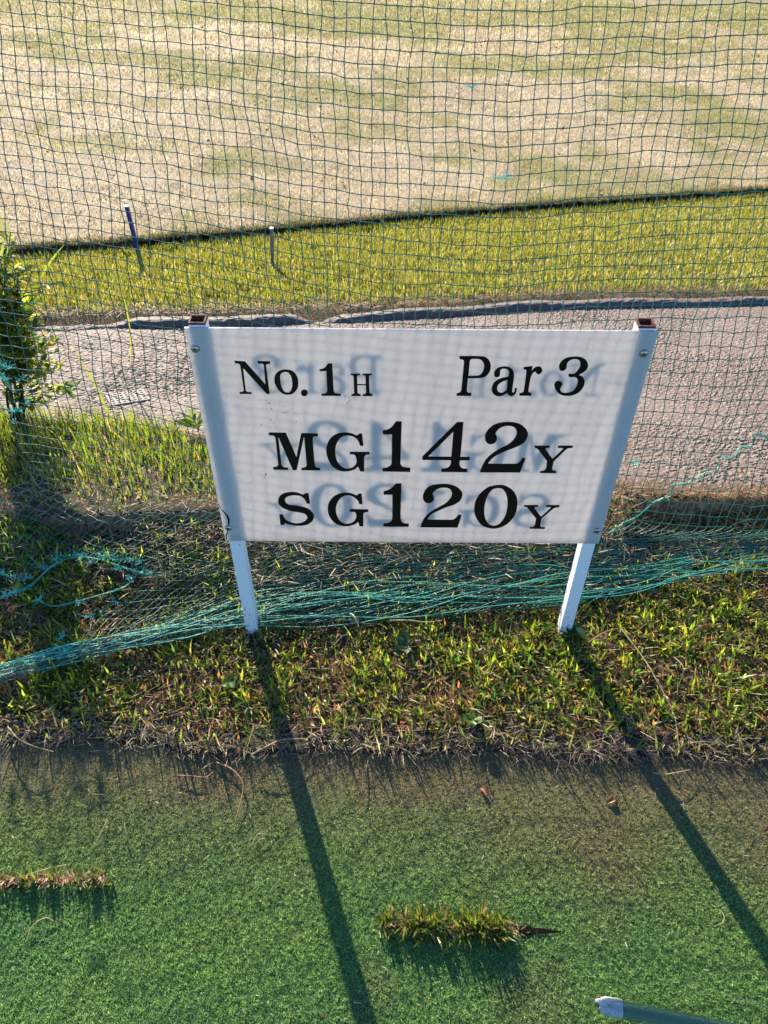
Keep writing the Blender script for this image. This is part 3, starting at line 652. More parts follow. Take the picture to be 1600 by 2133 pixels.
for sx, sy in ((407, 726), (1341, 736), (476, 1099), (1243, 1105)):
    w = on_y(np.array([sx]), np.array([sy]), PY)[0]
    o = link('screw', sm, None, sign); o.location = (w[0], PY - .0002, w[2]); sgn(o)
    link('slot', slot_me, None, o)
# crack running from the edge through the lower left screw
def ribbon(pts, w, Y):
    q = on_y(np.array([p[0] for p in pts], float), np.array([p[1] for p in pts], float), Y)
    V, F = tube(q, np.array(w), 4); return V, F
b = Bag()
b.add(*ribbon([(455, 1048), (460, 1060), (468, 1068), (474, 1075), (477, 1084), (476, 1096)], [.0004, .0008, .0013, .002, .0022, .001], PY - .0001))
b.add(*ribbon([(476, 1100), (474, 1108), (471, 1116), (472, 1125)], [.0014, .0011, .0013, .0008], PY - .0001))
sgn(b.build('crack', M_DARK, sign))
# lone specks of dirt on the face
sb = Bag()
for _ in range(34):
    g = random.choice([(560, 840, 6, 14), (600, 850, 20, 16), (590, 880, 30, 12), (525, 870, 14, 6), (730, 830, 12, 5), (550, 990, 14, 4)])
    x_, y_ = random.gauss(g[0], g[2]), random.gauss(g[1], g[3]); q = on_y(np.array([x_, x_ + random.uniform(-2, 2)]), np.array([y_, y_ + random.uniform(1, 3.5)]), PY)
    sb.add(*tube(q, random.uniform(.0003, .0008), 4))
o = sgn(sb.build('dirt_specks', plain('lichen', (.13, .11, .05), .9, .1), sign)); o['kind'] = 'stuff'

# ------------------------------------------------------------------ the net
def twine(name, ca_, cb_):
    t = NT(name); a_ = t.pos(); f_ = t.noise(a_, 900, 2, .5); g_ = t.noise(a_, 6, 3, .6)
    c_ = t.mix(1.0, t.mix(g_, ca_, cb_), t.ramp(f_, [(.3, (.6, .6, .6)), (.7, (1.3, 1.3, 1.3))]), 'MULTIPLY')
    return t.surf(t.n('ShaderNodeMixShader', {0: .08, 1: t.bsdf(c_, 0.4, 0.6, t.bump(f_, .6, .001)), 2: t.n('ShaderNodeBsdfTranslucent', {'Color': c_}).outputs[0]}).outputs[0])
M_NET_BACKLIT = twine('twine_backlit', (0.014, 0.098, 0.062), (0.040, 0.215, 0.145))  # hanging cords: the backlit shade is put into this darker twine colour
M_NET_SUNLIT = twine('twine_sunlit', (0.038, 0.31, 0.205), (0.085, 0.50, 0.36))  # same twine as the hanging cords, brighter: sunlight put into its colour
net = empty('golf_net', 'green knotted golf net hanging behind the sign, its torn foot gathered on the grass', 'net')
ROWS = {   # column (photo bearing) -> knots (row, height in the picture)
 -350: [(-6, -215), (20, 520), (43, 975), (47, 1060), (50, 1150), (53, 1290), (55, 1420), (60, 1470)],
 0: [(-6, -156), (0, 22), (6, 192), (13, 376), (20, 554), (30, 784), (38, 951), (43, 1003), (47, 1085), (50, 1160), (53, 1290), (55, 1388), (60, 1420)],
 250: [(-6, -130), (0, 47), (6, 220), (13, 410), (20, 590), (30, 830), (36, 960), (40, 1040), (44, 1115), (48, 1185), (52, 1272), (55, 1318), (60, 1352)],
 500: [(-6, -105), (0, 72), (6, 249), (13, 450), (20, 640), (28, 845), (33, 965), (36, 1030), (40, 1100), (46, 1180), (52, 1238), (55, 1262), (60, 1305)],
 800: [(-6, -89), (0, 102), (6, 288), (13, 498), (20, 700), (28, 920), (33, 1040), (36, 1100), (40, 1140), (46, 1180), (52, 1222), (55, 1245), (60, 1287)],
 1080: [(-6, -70), (0, 118), (6, 304), (13, 512), (20, 705), (28, 918), (33, 1042), (36, 1100), (40, 1135), (46, 1172), (52, 1208), (55, 1228), (60, 1268)],
 1250: [(-6, -80), (0, 110), (6, 290), (13, 498), (20, 694), (28, 910), (33, 1040), (36, 1098), (40, 1132), (46, 1165), (52, 1198), (55, 1216), (60, 1250)],
 1600: [(-6, -92), (0, 103), (6, 284), (13, 486), (20, 690), (27, 890), (33, 1052), (35, 1102), (38, 1125), (46, 1148), (52, 1168), (55, 1176), (60, 1194)],
 2300: [(-6, -100), (0, 95), (13, 470), (27, 870), (33, 1030), (35, 1080), (38, 1105), (46, 1128), (52, 1145), (60, 1165)]}
def pchip(xk, yk, x):
    xk = np.array(xk, float); yk = np.array(yk, float); h = np.diff(xk); s = np.diff(yk) / h
    mth = np.zeros(len(xk)); mth[1:-1] = np.where(s[:-1] * s[1:] > 0, 2 * s[:-1] * s[1:] / (s[:-1] + s[1:] + 1e-9), 0); mth[0] = s[0]; mth[-1] = s[-1]
    i = np.clip(np.searchsorted(xk, x) - 1, 0, len(xk) - 2); tt_ = (x - xk[i]) / h[i]
    return (2 * tt_**3 - 3 * tt_**2 + 1) * yk[i] + (tt_**3 - 2 * tt_**2 + tt_) * h[i] * mth[i] + (-2 * tt_**3 + 3 * tt_**2) * yk[i + 1] + (tt_**3 - tt_**2) * h[i] * mth[i + 1]
rows = np.arange(-5, 61); NR = len(rows); cx_ = np.array(sorted(ROWS))
RY = np.stack([pchip(*zip(*ROWS[c]), rows) for c in cx_], 0)              # control columns x rows
def row_y(x, ri): # smooth across columns
    return pchip(cx_, RY[:, ri], np.clip(x, cx_[0], cx_[-1]))
top_x = np.arange(-170, 2350, 27.0); NC = len(top_x)
def netplane_y(z): return 1.475 + 0.19 * np.maximum(z, 0) ** 2
P3 = np.zeros((NC, NR, 3)); PXY = np.zeros((NC, NR, 2))
xw = on_y(top_x, top_x * 0, 1.75)[:, 0]                                   # true position of each hanging cord
jx = rng.normal(0, 1, (NC, NR)); jy = rng.normal(0, 1, (NC, NR))
def relax(a):
    for _ in range(2): a = (a + np.roll(a, 1, 0) + np.roll(a, -1, 0) + np.roll(a, 1, 1) + np.roll(a, -1, 1)) / 5 * 1.3
    return a
jx, jy = relax(jx) * 5.5 + rng.normal(0, 1.0, (NC, NR)), relax(jy) * 5.0 + rng.normal(0, .9, (NC, NR))
knee = np.interp(top_x, [-350, 0, 250, 500, 800, 1080, 1600, 2300], [42, 41, 38, 35.5, 35.5, 35.5, 35.5, 35])
cz = np.full(NC, 1.18)
for ri, r in enumerate(rows):
    x = top_x.copy()
    for it in range(4):
        y = row_y(x, ri)
        d = bearing(x, y); z = cz.copy()
        for _ in range(6):
            t_ = netplane_y(z) / d[:, 1]; z = CAM_H + d[:, 2] * t_
        x = np.clip(800 + FPX * 0 + project(np.stack([xw, netplane_y(z), z], -1))[0] - 800, -900, 2600)
    over = np.maximum(0, r - np.interp(top_x, top_x, knee))
    x = x - 23.0 * over ** 1.02 + 2.5 * np.sin(r * .55 + top_x * .004) * (r < 40)
    y = row_y(x, ri)
    x = x + jx[:, ri] * (0.8 if r < 50 else .5); y = y + jy[:, ri] * (0.8 if r < 46 else .45)
    d = bearing(x, y)
    z = np.full(NC, .5)
    for _ in range(8):
        tn = netplane_y(z) / d[:, 1]; z = CAM_H + d[:, 2] * tn
    zg = np.full(NC, -.02)
    for _ in range(4):
        tg_ = (zg + .014 - CAM_H) / np.minimum(d[:, 2], -.02); Pg = C0 + d * tg_[:, None]
        yy_ = np.minimum(Pg[:, 1], lip(Pg[:, 0]) - .001); zg = np.where(Pg[:, 1] > lip(Pg[:, 0]), pz(Pg[:, 1]) + .01, bank_z(Pg[:, 0], yy_))
    k_ = 0.035; hmix = np.clip(.5 + .5 * (tn - tg_) / k_, 0, 1)
    tm = tn * (1 - hmix) + tg_ * hmix - k_ * hmix * (1 - hmix)
    bun = sstep(50, 56, r + 0 * x)
    tm = tm - bun * rng.uniform(0, .022, NC) - sstep(38, 46, r + 0 * x) * rng.uniform(0, .006, NC)
    P3[:, ri] = C0 + d * tm[:, None]; PXY[:, ri, 0] = x; PXY[:, ri, 1] = y
def inpoly(px_, py_, poly):
    c = np.zeros(px_.shape, bool); n_ = len(poly)
    for i in range(n_):
        x1, y1 = poly[i]; x2, y2 = poly[(i + 1) % n_]
        c ^= ((y1 > py_) != (y2 > py_)) & (px_ < (x2 - x1) * (py_ - y1) / (y2 - y1 + 1e-9) + x1)
    return c
HOLE = [(-500, 1262), (-60, 1235), (45, 1216), (118, 1172), (190, 1158), (250, 1172), (300, 1200), (278, 1228), (215, 1252), (205, 1290), (150, 1335), (60, 1372), (-60, 1408), (-500, 1440)]
gone = inpoly(PXY[..., 0], PXY[..., 1], HOLE)
gone |= inpoly(PXY[..., 0], PXY[..., 1], [(10, 770), (48, 800), (40, 858), (-40, 855), (-40, 780)])
P3[..., 2] = np.maximum(P3[..., 2], -0.045)
def runs(mask):
    out = []; s_ = None
    for i, g in enumerate(mask):
        if not g and s_ is None: s_ = i
        if g and s_ is not None:
            if i - s_ > 1: out.append((s_, i))
            s_ = None
    if s_ is not None and len(mask) - s_ > 1: out.append((s_, len(mask)))
    return out
def curve_through(P, sub=2):
    n_ = len(P); e = np.concatenate([2 * P[:1] - P[1:2], P, 2 * P[-1:] - P[-2:-1]]); out = []
    for s in np.arange(sub) / sub:
        a, b, c, d = e[:-3], e[1:-2], e[2:-1], e[3:]
        out.append(.5 * ((2 * b) + (-a + c) * s + (2 * a - 5 * b + 4 * c - d) * s * s + (-a + 3 * b - 3 * c + d) * s**3))
    q = np.stack(out, 1).reshape(-1, 3); return np.concatenate([q, P[-1:]])
RAD = 0.00092
def cord(P_, sags=0.0):
    q = curve_through(P_, 2); rr = np.full(len(q), RAD); rr[::2] = RAD * 1.28
    return tube(q, rr, 5)
frays = []
vis = (PXY[..., 0] > -420) & (PXY[..., 0] < 2250) & (PXY[..., 1] > -140)
for c in range(NC):
    bag = Bag()
    for a, b in runs(gone[c] | ~vis[c]):
        Bag().add(*cord(P3[c, a:b])).build('net_cord', M_NET_BACKLIT, net, True)
        if a > 0 and gone[c, a - 1] and PXY[c, a, 0] > -40: frays.append(P3[c, a])
        if b < NR and gone[c, b] and PXY[c, b - 1, 0] > -40: frays.append(P3[c, b - 1])
for r in range(NR):
    bag = Bag(); gm = gone[:, r] | ~vis[:, r]
    if rows[r] == 8: gm = gm | ((PXY[:, r, 0] > 1028) & (PXY[:, r, 0] < 1052))
    for a, b in runs(gm):
        Q = P3[a:b, r] + np.array([0, -RAD * 1.2, 0]); Bag().add(*cord(Q)).build('net_cord', M_NET_BACKLIT, net, True)
# mended seam climbing at the right, torn hems and frayed ends
t = NT('frayed_twine_sunlit'); f_ = t.noise(t.pos(), 700)
M_FRAY = t.surf(t.bsdf(t.ramp(f_, [(.3, (.07, .48, .36)), (.7, (.16, .70, .56))]), .6, .3))  # frays painted brighter than the cords, as if the sun caught them
def net_near(px_, py_, off=-.004):
    """point of the net seen at this bearing"""
    dd = (PXY[..., 0] - px_) ** 2 + (PXY[..., 1] - py_) ** 2; i = np.unravel_index(np.argmin(dd), dd.shape)
    d = bearing(np.array([px_]), np.array([py_]))[0]; tq = np.linalg.norm(P3[i] - C0) + off
    return C0 + d * tq
seam = [(1640, 900), (1600, 910), (1572, 908), (1566, 930), (1538, 934), (1530, 955), (1500, 960), (1494, 985), (1470, 985), (1438, 1002), (1430, 1008), (1400, 1012), (1396, 1030), (1362, 1045), (1345, 1062), (1325, 1078), (1300, 1090), (1270, 1112)]
S3 = np.array([net_near(*p) for p in seam]); bag = Bag()
for k in range(3):
    bag.add(*tube(curve_through(S3 + rng.normal(0, .0022, S3.shape), 3), .0011, 5))
bag.build('mending_twine', M_NET_SUNLIT, net, True)
def fray_bag(C, n_, L, bag):
    for _ in range(n_):
        v = rng.normal(0, 1, 3); v[2] = abs(v[2]) * .6; v /= np.linalg.norm(v)
        q = np.array([C, C + v * L * .5 + rng.normal(0, L * .12, 3), C + v * L * rng.uniform(.7, 1.1) + rng.normal(0, L * .25, 3)])
        q[:, 2] = np.maximum(q[:, 2], -.04); bag.add(*tube(curve_through(q, 3), .0005, 3))
for C in frays[:60]:
    bag = Bag(); fray_bag(np.array(C), 9, rng.uniform(.010, .02), bag); bag.build('frayed_end', M_FRAY, net)
for p in [(30, 1235), (14, 1240), (55, 1225), (118, 1163), (140, 1158), (172, 1160), (215, 1160), (188, 1170), (80, 1250), (165, 1255), (185, 1285), (128, 1328), (135, 1358), (1034, 372), (1056, 374), (984, 182), (1323, 967), (20, 765), (8, 790), (30, 855), (1560, 1192), (1430, 1222), (1360, 1235), (245, 1185), (268, 1208)]:
    bag = Bag(); fray_bag(net_near(*p, off=-.006), 12, .017, bag); bag.build('frayed_end', M_FRAY, net)
# torn hems: twisted cords along the rim of the holes
for line in ([(-40, 1262), (20, 1238), (60, 1222), (105, 1180), (150, 1162), (200, 1164), (250, 1180), (300, 1195), (340, 1200)], [(80, 1248), (110, 1262), (160, 1254), (215, 1238), (262, 1222), (275, 1208), (268, 1196)], [(-60, 760), (-5, 775), (15, 800), (28, 815), (48, 812)], [(-60, 850), (0, 850), (25, 858), (45, 850)]):
    L3 = np.array([net_near(*p) for p in line]); bag = Bag()
    for k in range(3): bag.add(*tube(curve_through(L3 + rng.normal(0, .002, L3.shape), 3), .001, 5))
    bag.build('torn_hem', M_NET_SUNLIT, net, True)
# the gathered foot: slack cords running along the bundle
fl = [(-420, 1475), (-150, 1445), (0, 1408), (130, 1372), (260, 1340), (400, 1305), (520, 1280), (680, 1262), (850, 1245), (1000, 1228), (1150, 1222), (1300, 1215), (1450, 1195), (1600, 1172), (1900, 1150)]
fp = on_z(np.array([p[0] for p in fl], float), np.array([p[1] for p in fl], float), -.012)
for k in range(15):
    a = random.uniform(0, .45); nn = len(fp); q = fp.copy()
    amp = np.interp(q[:, 0], [-.9, -.5, 0, .8], [.014, .024, .050, .030])
    ph = random.uniform(0, 6.28); w1 = random.uniform(.5, 1.3)
    q[:, 1] += amp * (np.sin(np.arange(nn) * w1 + ph) + random.uniform(-.9, .9)) ; q[:, 2] += np.abs(rng.normal(.006, .008, nn)) + .004
    q = q + rng.normal(0, .003, q.shape)
    i0 = random.choice([0, 0, 0, 2, 4]); i1 = nn - random.choice([0, 0, 1, 2, 5])
    V, F = tube(curve_through(q[i0:i1], 6), .00105, 5); link('slack_cord', np_mesh('slack_cord', V, F, smooth=True), M_NET_SUNLIT, net)

# ------------------------------------------------------------------ stakes on the lawn
def lawn_at(px_, py_): return _lawn_hit(np.array([px_, px_]), np.array([py_, py_]))[0]
def stake(name, label, foot, head, w, mat, capmat, taper=1.0, rough=0.0):
    B = lawn_at(*foot); Zt = None
    d = bearing(np.array([head[0]]), np.array([head[1]]))[0]; T = C0 + d * (B[1] + .0) / d[1]
    ax = T - B; A0 = B - ax * .12
    V = []; n_ = 7
    for s in np.linspace(0, 1, n_):
        c = A0 + (T - A0) * s; ww = w * (taper + (1 - taper) * s) * .5
        for sx, sy in ((-1, -1), (1, -1), (1, 1), (-1, 1)):
            V.append(c + np.array([sx * ww, sy * ww, 0]) + rng.normal(0, rough, 3))
    F = [(4 * k + i, 4 * k + (i + 1) % 4, 4 * k + 4 + (i + 1) % 4, 4 * k + 4 + i) for k in range(n_ - 1) for i in range(4)]
    root = empty(name, label, 'stake'); root.location = B; inv = Matrix.Translation(-Vector(B))
    sh = link('shaft', np_mesh('shaft', np.array(V) - B, F), mat, root)
    top = np.array(V[-4:]) - B; hgt = np.array([0, 0, .004])
    cp = np.concatenate([top + (top - top.mean(0)) * .06 - hgt * .2, top + (top - top.mean(0)) * .06 + hgt])
    link('cut_top', np_mesh('cut_top', cp, [(0, 1, 5, 4), (1, 2, 6, 5), (2, 3, 7, 6), (3, 0, 4, 7), (4, 5, 6, 7)]), capmat, root)
    return root
M_BLUE = plain('blue_paint', (0.012, 0.045, 0.24), .5, .4, 0, .2, 50); M_CAP = plain('pale_cap', (.7, .7, .68), .6, .3, 0, .1)
M_WOOD = NT('weathered_wood'); p_ = M_WOOD.n('ShaderNodeMapping', {0: M_WOOD.pos(), 3: (1, 1, .06)}).outputs[0]; f_ = M_WOOD.noise(p_, 260, 3, .6)
M_WOOD = M_WOOD.surf(M_WOOD.bsdf(M_WOOD.ramp(f_, [(.3, (.10, .085, .07)), (.7, (.34, .31, .26))]), .9, .15, M_WOOD.bump(f_, .6, .003)))
stake('blue_stake', 'leaning blue painted stake with a pale cut top at the lawn edge', (289, 530), (264, 430), .021, M_BLUE, M_CAP, .95, .0003)
stake('wooden_stake', 'short weathered grey wooden stake standing in the yellow green lawn', (568, 558), (566, 476), .021, M_WOOD, M_CAP, .8, .001)

# ------------------------------------------------------------------ drain cover in the asphalt
M_CONC = plain('pale_concrete', (.27, .245, .22), .9, .2, 0, .2, 90)
c3 = on_path(np.array([266.]), np.array([828.]), .006)[0]
b = Bag(); nx, ny, sx, sy = 7, 5, .14, .12; ux = np.linspace(-sx / 2, sx / 2, 2 * nx + 2); uy = np.linspace(-sy / 2, sy / 2, 2 * ny + 2)
for i in range(2 * nx + 1):
    for j in range(2 * ny + 1):
        hole = i % 2 == 1 and j % 2 == 1
        v, f = box(ux[i], ux[i + 1], uy[j], uy[j + 1], -.012, -.006 if hole else .003); b.add(v, f[[1]] if not hole else f[[1]])
        if hole:
            x0, x1, y0, y1 = ux[i], ux[i + 1], uy[j], uy[j + 1]
            b.add([(x0, y0, -.006), (x1, y0, -.006), (x1, y1, -.006), (x0, y1, -.006), (x0, y0, .003), (x1, y0, .003), (x1, y1, .003), (x0, y1, .003)], [(0, 4, 5, 1), (1, 5, 6, 2), (2, 6, 7, 3), (3, 7, 4, 0)])
v, f = box(-sx / 2, sx / 2, -sy / 2, sy / 2, -.012, .003); b.add(v, f[2:])
o = b.build('drain_cover', M_CONC); o.location = c3; o.rotation_euler = Vector((0, PSL, 1)).to_track_quat('Z', 'Y').to_euler(); o.rotation_euler.rotate_axis('Z', math.radians(28))
props(o, 'small pale perforated cover set into the asphalt path left of the sign', 'drain cover')

# ------------------------------------------------------------------ shrub at the left
def leaf_mesh(L=.03, W=.012):
    V = [(0, 0, 0), (L * .3, W * .42, .002), (L * .3, 0, -.001), (L * .3, -W * .42, .002), (L * .65, W * .5, .003), (L * .65, 0, 0), (L * .65, -W * .5, .003), (L, 0, -.002)]
    F = [(0, 2, 1), (0, 3, 2), (1, 2, 5), (1, 5, 4), (2, 3, 6), (2, 6, 5), (4, 5, 7), (5, 6, 7)]
    return np.array(V), np.array(F)
LV, LF = leaf_mesh(.038, .016)
sh_base = on_path(np.array([38.]), np.array([884.]))[0]
shrub = empty('shrub', 'dark leafy shrub with yellow green lit leaf edges behind the net at the left', 'shrub'); shrub.location = sh_base
M_BARK = plain('bark', (.055, .040, .028), .9, .2, 0, .4, 120)
lv_cols = [(.085, .13, .018), (.13, .155, .018), (.05, .09, .018), (.20, .18, .03), (.17, .095, .03)]
leafs = []
for c in lv_cols:
    me = np_mesh('leaf', LV, LF, np.broadcast_to(np.array(c), (8, 3)), True); me.materials.append(M_LEAF); leafs.append(me)
tips = []
def stem(P, r): V, F = tube(curve_through(np.array(P), 4), np.linspace(r, r * .4, (len(P) - 1) * 4 + 1), 6); return V, F
rs = random.Random(5)
crown_at = lambda: None
cc = on_y(np.array([10.]), np.array([668.]), sh_base[1] + .03)[0] - sh_base; CR = np.array([.17, .09, .37])
mains = []
for k in range(7):
    th = k * 2.4; e_ = cc + CR * np.array([.55 * math.cos(th), .55 * math.sin(th), rs.uniform(-.1, .75)])
    P = [np.array([rs.uniform(-.02, .02), rs.uniform(-.02, .02), -.01]), cc * .3 + np.array([.05 * math.cos(th), .05 * math.sin(th), 0]) * .5, cc * .62 + e_ * .1 + rs.uniform(-.02, .02), e_]
    V, F = stem(P, .0075 if k < 2 else .0045); link('stem', np_mesh('stem', V, F, smooth=True), M_BARK, shrub); mains.append(curve_through(np.array(P), 8))
tw = Bag()
for k in range(230):
    v = np.array([rs.gauss(0, 1) for _ in range(3)]); v /= np.linalg.norm(v); r_ = rs.uniform(.35, 1.0) ** .6
    lump = .80 + .55 * math.sin(6 * v[0] + 5 * v[2] + 1) * math.sin(5 * v[1] + 4 * v[2] + 2)
    e2 = cc + CR * v * r_ * lump
    Q = mains[rs.randrange(7)]; q = Q[np.argmin(((Q - e2 + np.array([0, 0, .06])) ** 2).sum(1))]
    q = q if np.linalg.norm(q - e2) < .14 else e2 + (q - e2) / np.linalg.norm(q - e2) * .14
    tips.append((q, e2)); tw.add(*tube(np.array([q, (q + e2) / 2 + np.array([0, 0, -.006]), e2]), .0014, 4))
o = tw.build('twigs', M_BARK, shrub); o['kind'] = 'stuff'
cand = []
for q, e2 in tips:
    for s in range(rs.randint(6, 9)):
        f = rs.uniform(.45, 1.05); p = q + (e2 - q) * f
        cand.append((p, rs.uniform(0, 2 * PI), rs.uniform(-.9, .5), rs.uniform(-1, 1), rs.uniform(.65, 1.25), rs.choices(range(5), [4, 4, 4, 2, 1])[0]))
def seen(p):
    x_, y_, _ = project((np.array(p) + sh_base)[None]); return x_[0] > -15
cand = [c for c in cand if seen(c[0]) or rs.random() < .08]
cand.sort(key=lambda c: (not seen(c[0]), c[0][1]))
rest = Bag()
for k, (p, az_, pit, rol, sc_, ci) in enumerate(cand):
    Mx = Matrix.Translation(Vector(p)) @ Matrix.Rotation(az_, 4, 'Z') @ Matrix.Rotation(pit, 4, 'Y') @ Matrix.Rotation(rol, 4, 'X') @ Matrix.Scale(sc_, 4)
    if k < 295:
        o = bpy.data.objects.new('leaf', leafs[ci]); COL.objects.link(o); o.parent = shrub; o.matrix_local = Mx
    else:
        A = np.array(Mx); rest.add(LV @ A[:3, :3].T + A[:3, 3], LF, lv_cols[ci])
o = rest.build('foliage', M_LEAF, shrub); o['kind'] = 'stuff'

# ------------------------------------------------------------------ single plants
def long_blade(name, label, pts, ybase, w, colr, cat='grass blade', group=None, mat=M_GRASS, z=None):
    """pts: bearings from foot to tip on a vertical sheet at distance ybase"""
    q = on_y(np.array([p[0] for p in pts], float), np.array([p[1] for p in pts], float), ybase); q = curve_through(q, 4)
    q[:, 1] += np.linspace(0, .03, len(q))
    wd_ = w * .5 * np.sin(np.linspace(.55, PI * .97, len(q))).clip(.12)
    side = np.array([.94, .34, 0]); V = np.stack([q - side * wd_[:, None], q + np.array([0, .0012, -.0008]), q + side * wd_[:, None]], 1).reshape(-1, 3)
    a = np.arange(len(q)); F = np.concatenate([np.stack([3 * a[:-1] + i, 3 * a[:-1] + i + 1, 3 * a[1:] + i + 1, 3 * a[1:] + i], -1) for i in (0, 1)])
    org = q[0]; o = link(name, np_mesh(name, V, F, np.broadcast_to(np.array(colr), (len(V), 3)), True, org), mat); o.location = org
    return props(o, label, cat, group)
long_blade('long_grass', 'long yellow green grass blade leaning left across the asphalt path', [(236, 890), (222, 860), (200, 815), (172, 772), (140, 720)], 2.1, .0075, (.16, .19, .02), group='long grass blades by the path')
long_blade('long_grass', 'upright yellow grass blade before the kerb between shrub and sign', [(272, 760), (271, 720), (268, 690), (258, 640), (238, 585)], 2.45, .006, (.18, .19, .02), group='long grass blades by the path')
long_blade('long_grass', 'short broad grass blade beside the shrub against the lawn', [(86, 578), (98, 556), (113, 535), (128, 518)], 2.3, .010, (.15, .19, .02), group='long grass blades by the path')
fl_ = empty('strap_leaf_plant', 'pale strap shaped leaves rising above the shrub top', 'plant'); b0 = on_path(np.array([-20.]), np.array([880.]))[0]; fl_.location = b0
for pts in ([(-20, 700), (0, 600), (14, 530), (12, 480), (2, 447)], [(-30, 700), (-14, 600), (2, 520), (-4, 465), (-16, 440)], [(-30, 690), (-40, 600), (-24, 520), (-50, 480)]):
    o = long_blade('leaf', None, pts, 2.35, .009, (.14, .16, .05), None); o.parent = fl_; o.matrix_parent_inverse = fl_.matrix_basis.inverted()
def rosette(name, label, px_, py_, z, n_, L, W, colr, up=.6, cat='weed', group=None):
    c = (on_path(np.array([float(px_)]), np.array([float(py_)]), z) if py_ < 1000 else on_z(np.array([float(px_)]), np.array([float(py_)]), z))[0]; root = empty(name, label, cat, group); root.location = c
    lv, lf = leaf_mesh(L, W); me = np_mesh('leaf', lv, lf, np.broadcast_to(np.array(colr), (8, 3)), True); me.materials.append(M_GRASS)
    for k in range(n_):
        o = link('leaf', me, None, root)
        o.matrix_local = Matrix.Translation((0, 0, random.uniform(0, L * .8))) @ Matrix.Rotation(k * 2.4 + random.uniform(-.4, .4), 4, 'Z') @ Matrix.Rotation(-random.uniform(.05, up), 4, 'Y') @ Matrix.Rotation(random.uniform(-.5, .5), 4, 'X') @ Matrix.Scale(random.uniform(.7, 1.15), 4)
    return root
rosette('leafy_weed', 'upright leafy weed at the left edge of the sign board by the path', 412, 905, .012, 15, .075, .018, (.10, .15, .02), 1.2)
rosette('broadleaf_weed', 'dark broad leaved weed at the foot of the right hand post', 1190, 1322, -.028, 9, .036, .024, (.03, .075, .02), .7)
rosette('broadleaf_weed', 'low rounded weed in the strip below the board between the posts', 845, 1352, -.028, 7, .034, .022, (.028, .07, .02), .5)
rosette('clover_weed', 'light green clover clump at the mat edge below the middle', 985, 1505, -.03, 10, .024, .02, (.10, .17, .03), .6)
rosette('clover_weed', 'small light green clover clump left of the left post shadow', 480, 1430, -.028, 9, .022, .018, (.09, .16, .03), .6)

# ------------------------------------------------------------------ dry stems lying on mat and weeds
def stalk(label, pts, z, r, colr, lift=.004, group='dry stems on the tee mat'):
    q = on_z(np.array([p[0] for p in pts], float), np.array([p[1] for p in pts], float), z); q = curve_through(q, 5); q[:, 2] += lift + lift * np.abs(np.sin(np.linspace(0, PI, len(q))))
    V, F = tube(q, np.linspace(r, r * .55, len(q)), 5); org = q[0]
    o = link('dry_stem', np_mesh('dry_stem', V, F, np.broadcast_to(np.array(colr), (len(V), 3)), True, org), M_DRY); o.location = org
    return props(o, label, 'dry stem', group)
T_ = (.42, .27, .15); P__ = (.45, .36, .2); G_ = (.25, .24, .10)
zt = Z_TURF + .004
stalk('thick curved orange tan stem hooking down from the thatch', [(451, 1590), (480, 1603), (500, 1622), (508, 1642), (503, 1670), (491, 1712)], zt, .0021, T_)
stalk('thin greenish stem curving down right in the open turf', [(260, 1716), (266, 1745), (278, 1768), (295, 1781)], zt, .0011, G_)
stalk('straight pale stem slanting beside the curved greenish one', [(225, 1710), (214, 1735), (196, 1768)], zt, .0012, P__)
stalk('small bent tan stem near the thatch at the left', [(185, 1646), (190, 1655), (202, 1658), (218, 1657)], zt, .0011, P__)
stalk('long pale stem lying just above the left grass row', [(52, 1828), (95, 1815), (140, 1803)], zt, .0014, P__)
stalk('short curved stem left of the post shadow lower down', [(556, 1879), (566, 1858), (577, 1842), (587, 1833)], zt, .0012, G_)
stalk('reddish short stem right of the post shadow below thatch', [(765, 1648), (757, 1662), (748, 1685)], zt, .0011, (.25, .11, .05))
stalk('bent pale stem arching at the lower left of the mat', [(58, 1962), (66, 1938), (82, 1922), (100, 1915), (114, 1921)], zt, .0013, P__)
stalk('thin tan stem curving out of the thatch at the left', [(370, 1617), (400, 1620), (430, 1622), (446, 1608)], zt, .0012, T_)
stalk('hook shaped tan stem lying alone near the mat right side', [(1497, 1896), (1506, 1912), (1502, 1925), (1485, 1932)], zt, .001, P__)
stalk('v shaped broken pale stem in the turf left of centre', [(525, 1762), (535, 1745), (542, 1740), (558, 1740)], zt, .0014, P__)
stalk('long tan stem running down the weeds at the right', [(1291, 1318), (1337, 1387), (1359, 1430), (1381, 1471), (1400, 1509), (1411, 1576)], -.014, .0016, P__, .016, 'dry stems on the weeds')
stalk('short hooked tan stem in the weeds beside the long one', [(1400, 1377), (1413, 1400), (1416, 1415), (1409, 1440)], -.014, .0014, T_, .016, 'dry stems on the weeds')
stalk('pale branched stem at the mat edge near the right post shadow', [(1359, 1613), (1385, 1618), (1410, 1614), (1436, 1606)], zt + .006, .0016, P__, .006)
stalk('pale straw lying across the weeds under the net foot', [(812, 1300), (850, 1306), (885, 1310), (920, 1300)], -.018, .0019, P__, .014, 'dry stems on the weeds')
stalk('short white split stem poking out below the net bundle', [(730, 1285), (738, 1297), (748, 1312)], -.015, .0028, (.6, .53, .4), .012, 'dry stems on the weeds')
stalk('long orange stem sloping up right beside the right post', [(1225, 1345), (1260, 1330), (1300, 1315)], -.018, .0017, (.36, .2, .1), .014, 'dry stems on the weeds')
stalk('pale curved stem drooping over the mat edge at far left', [(20, 1520), (45, 1550), (75, 1565), (115, 1572)], -.034, .0015, P__, .012)
stalk('long flat stem along the mat edge by the left post shadow', [(525, 1578), (560, 1565), (590, 1552), (640, 1545)], -.034, .0017, P__, .012)

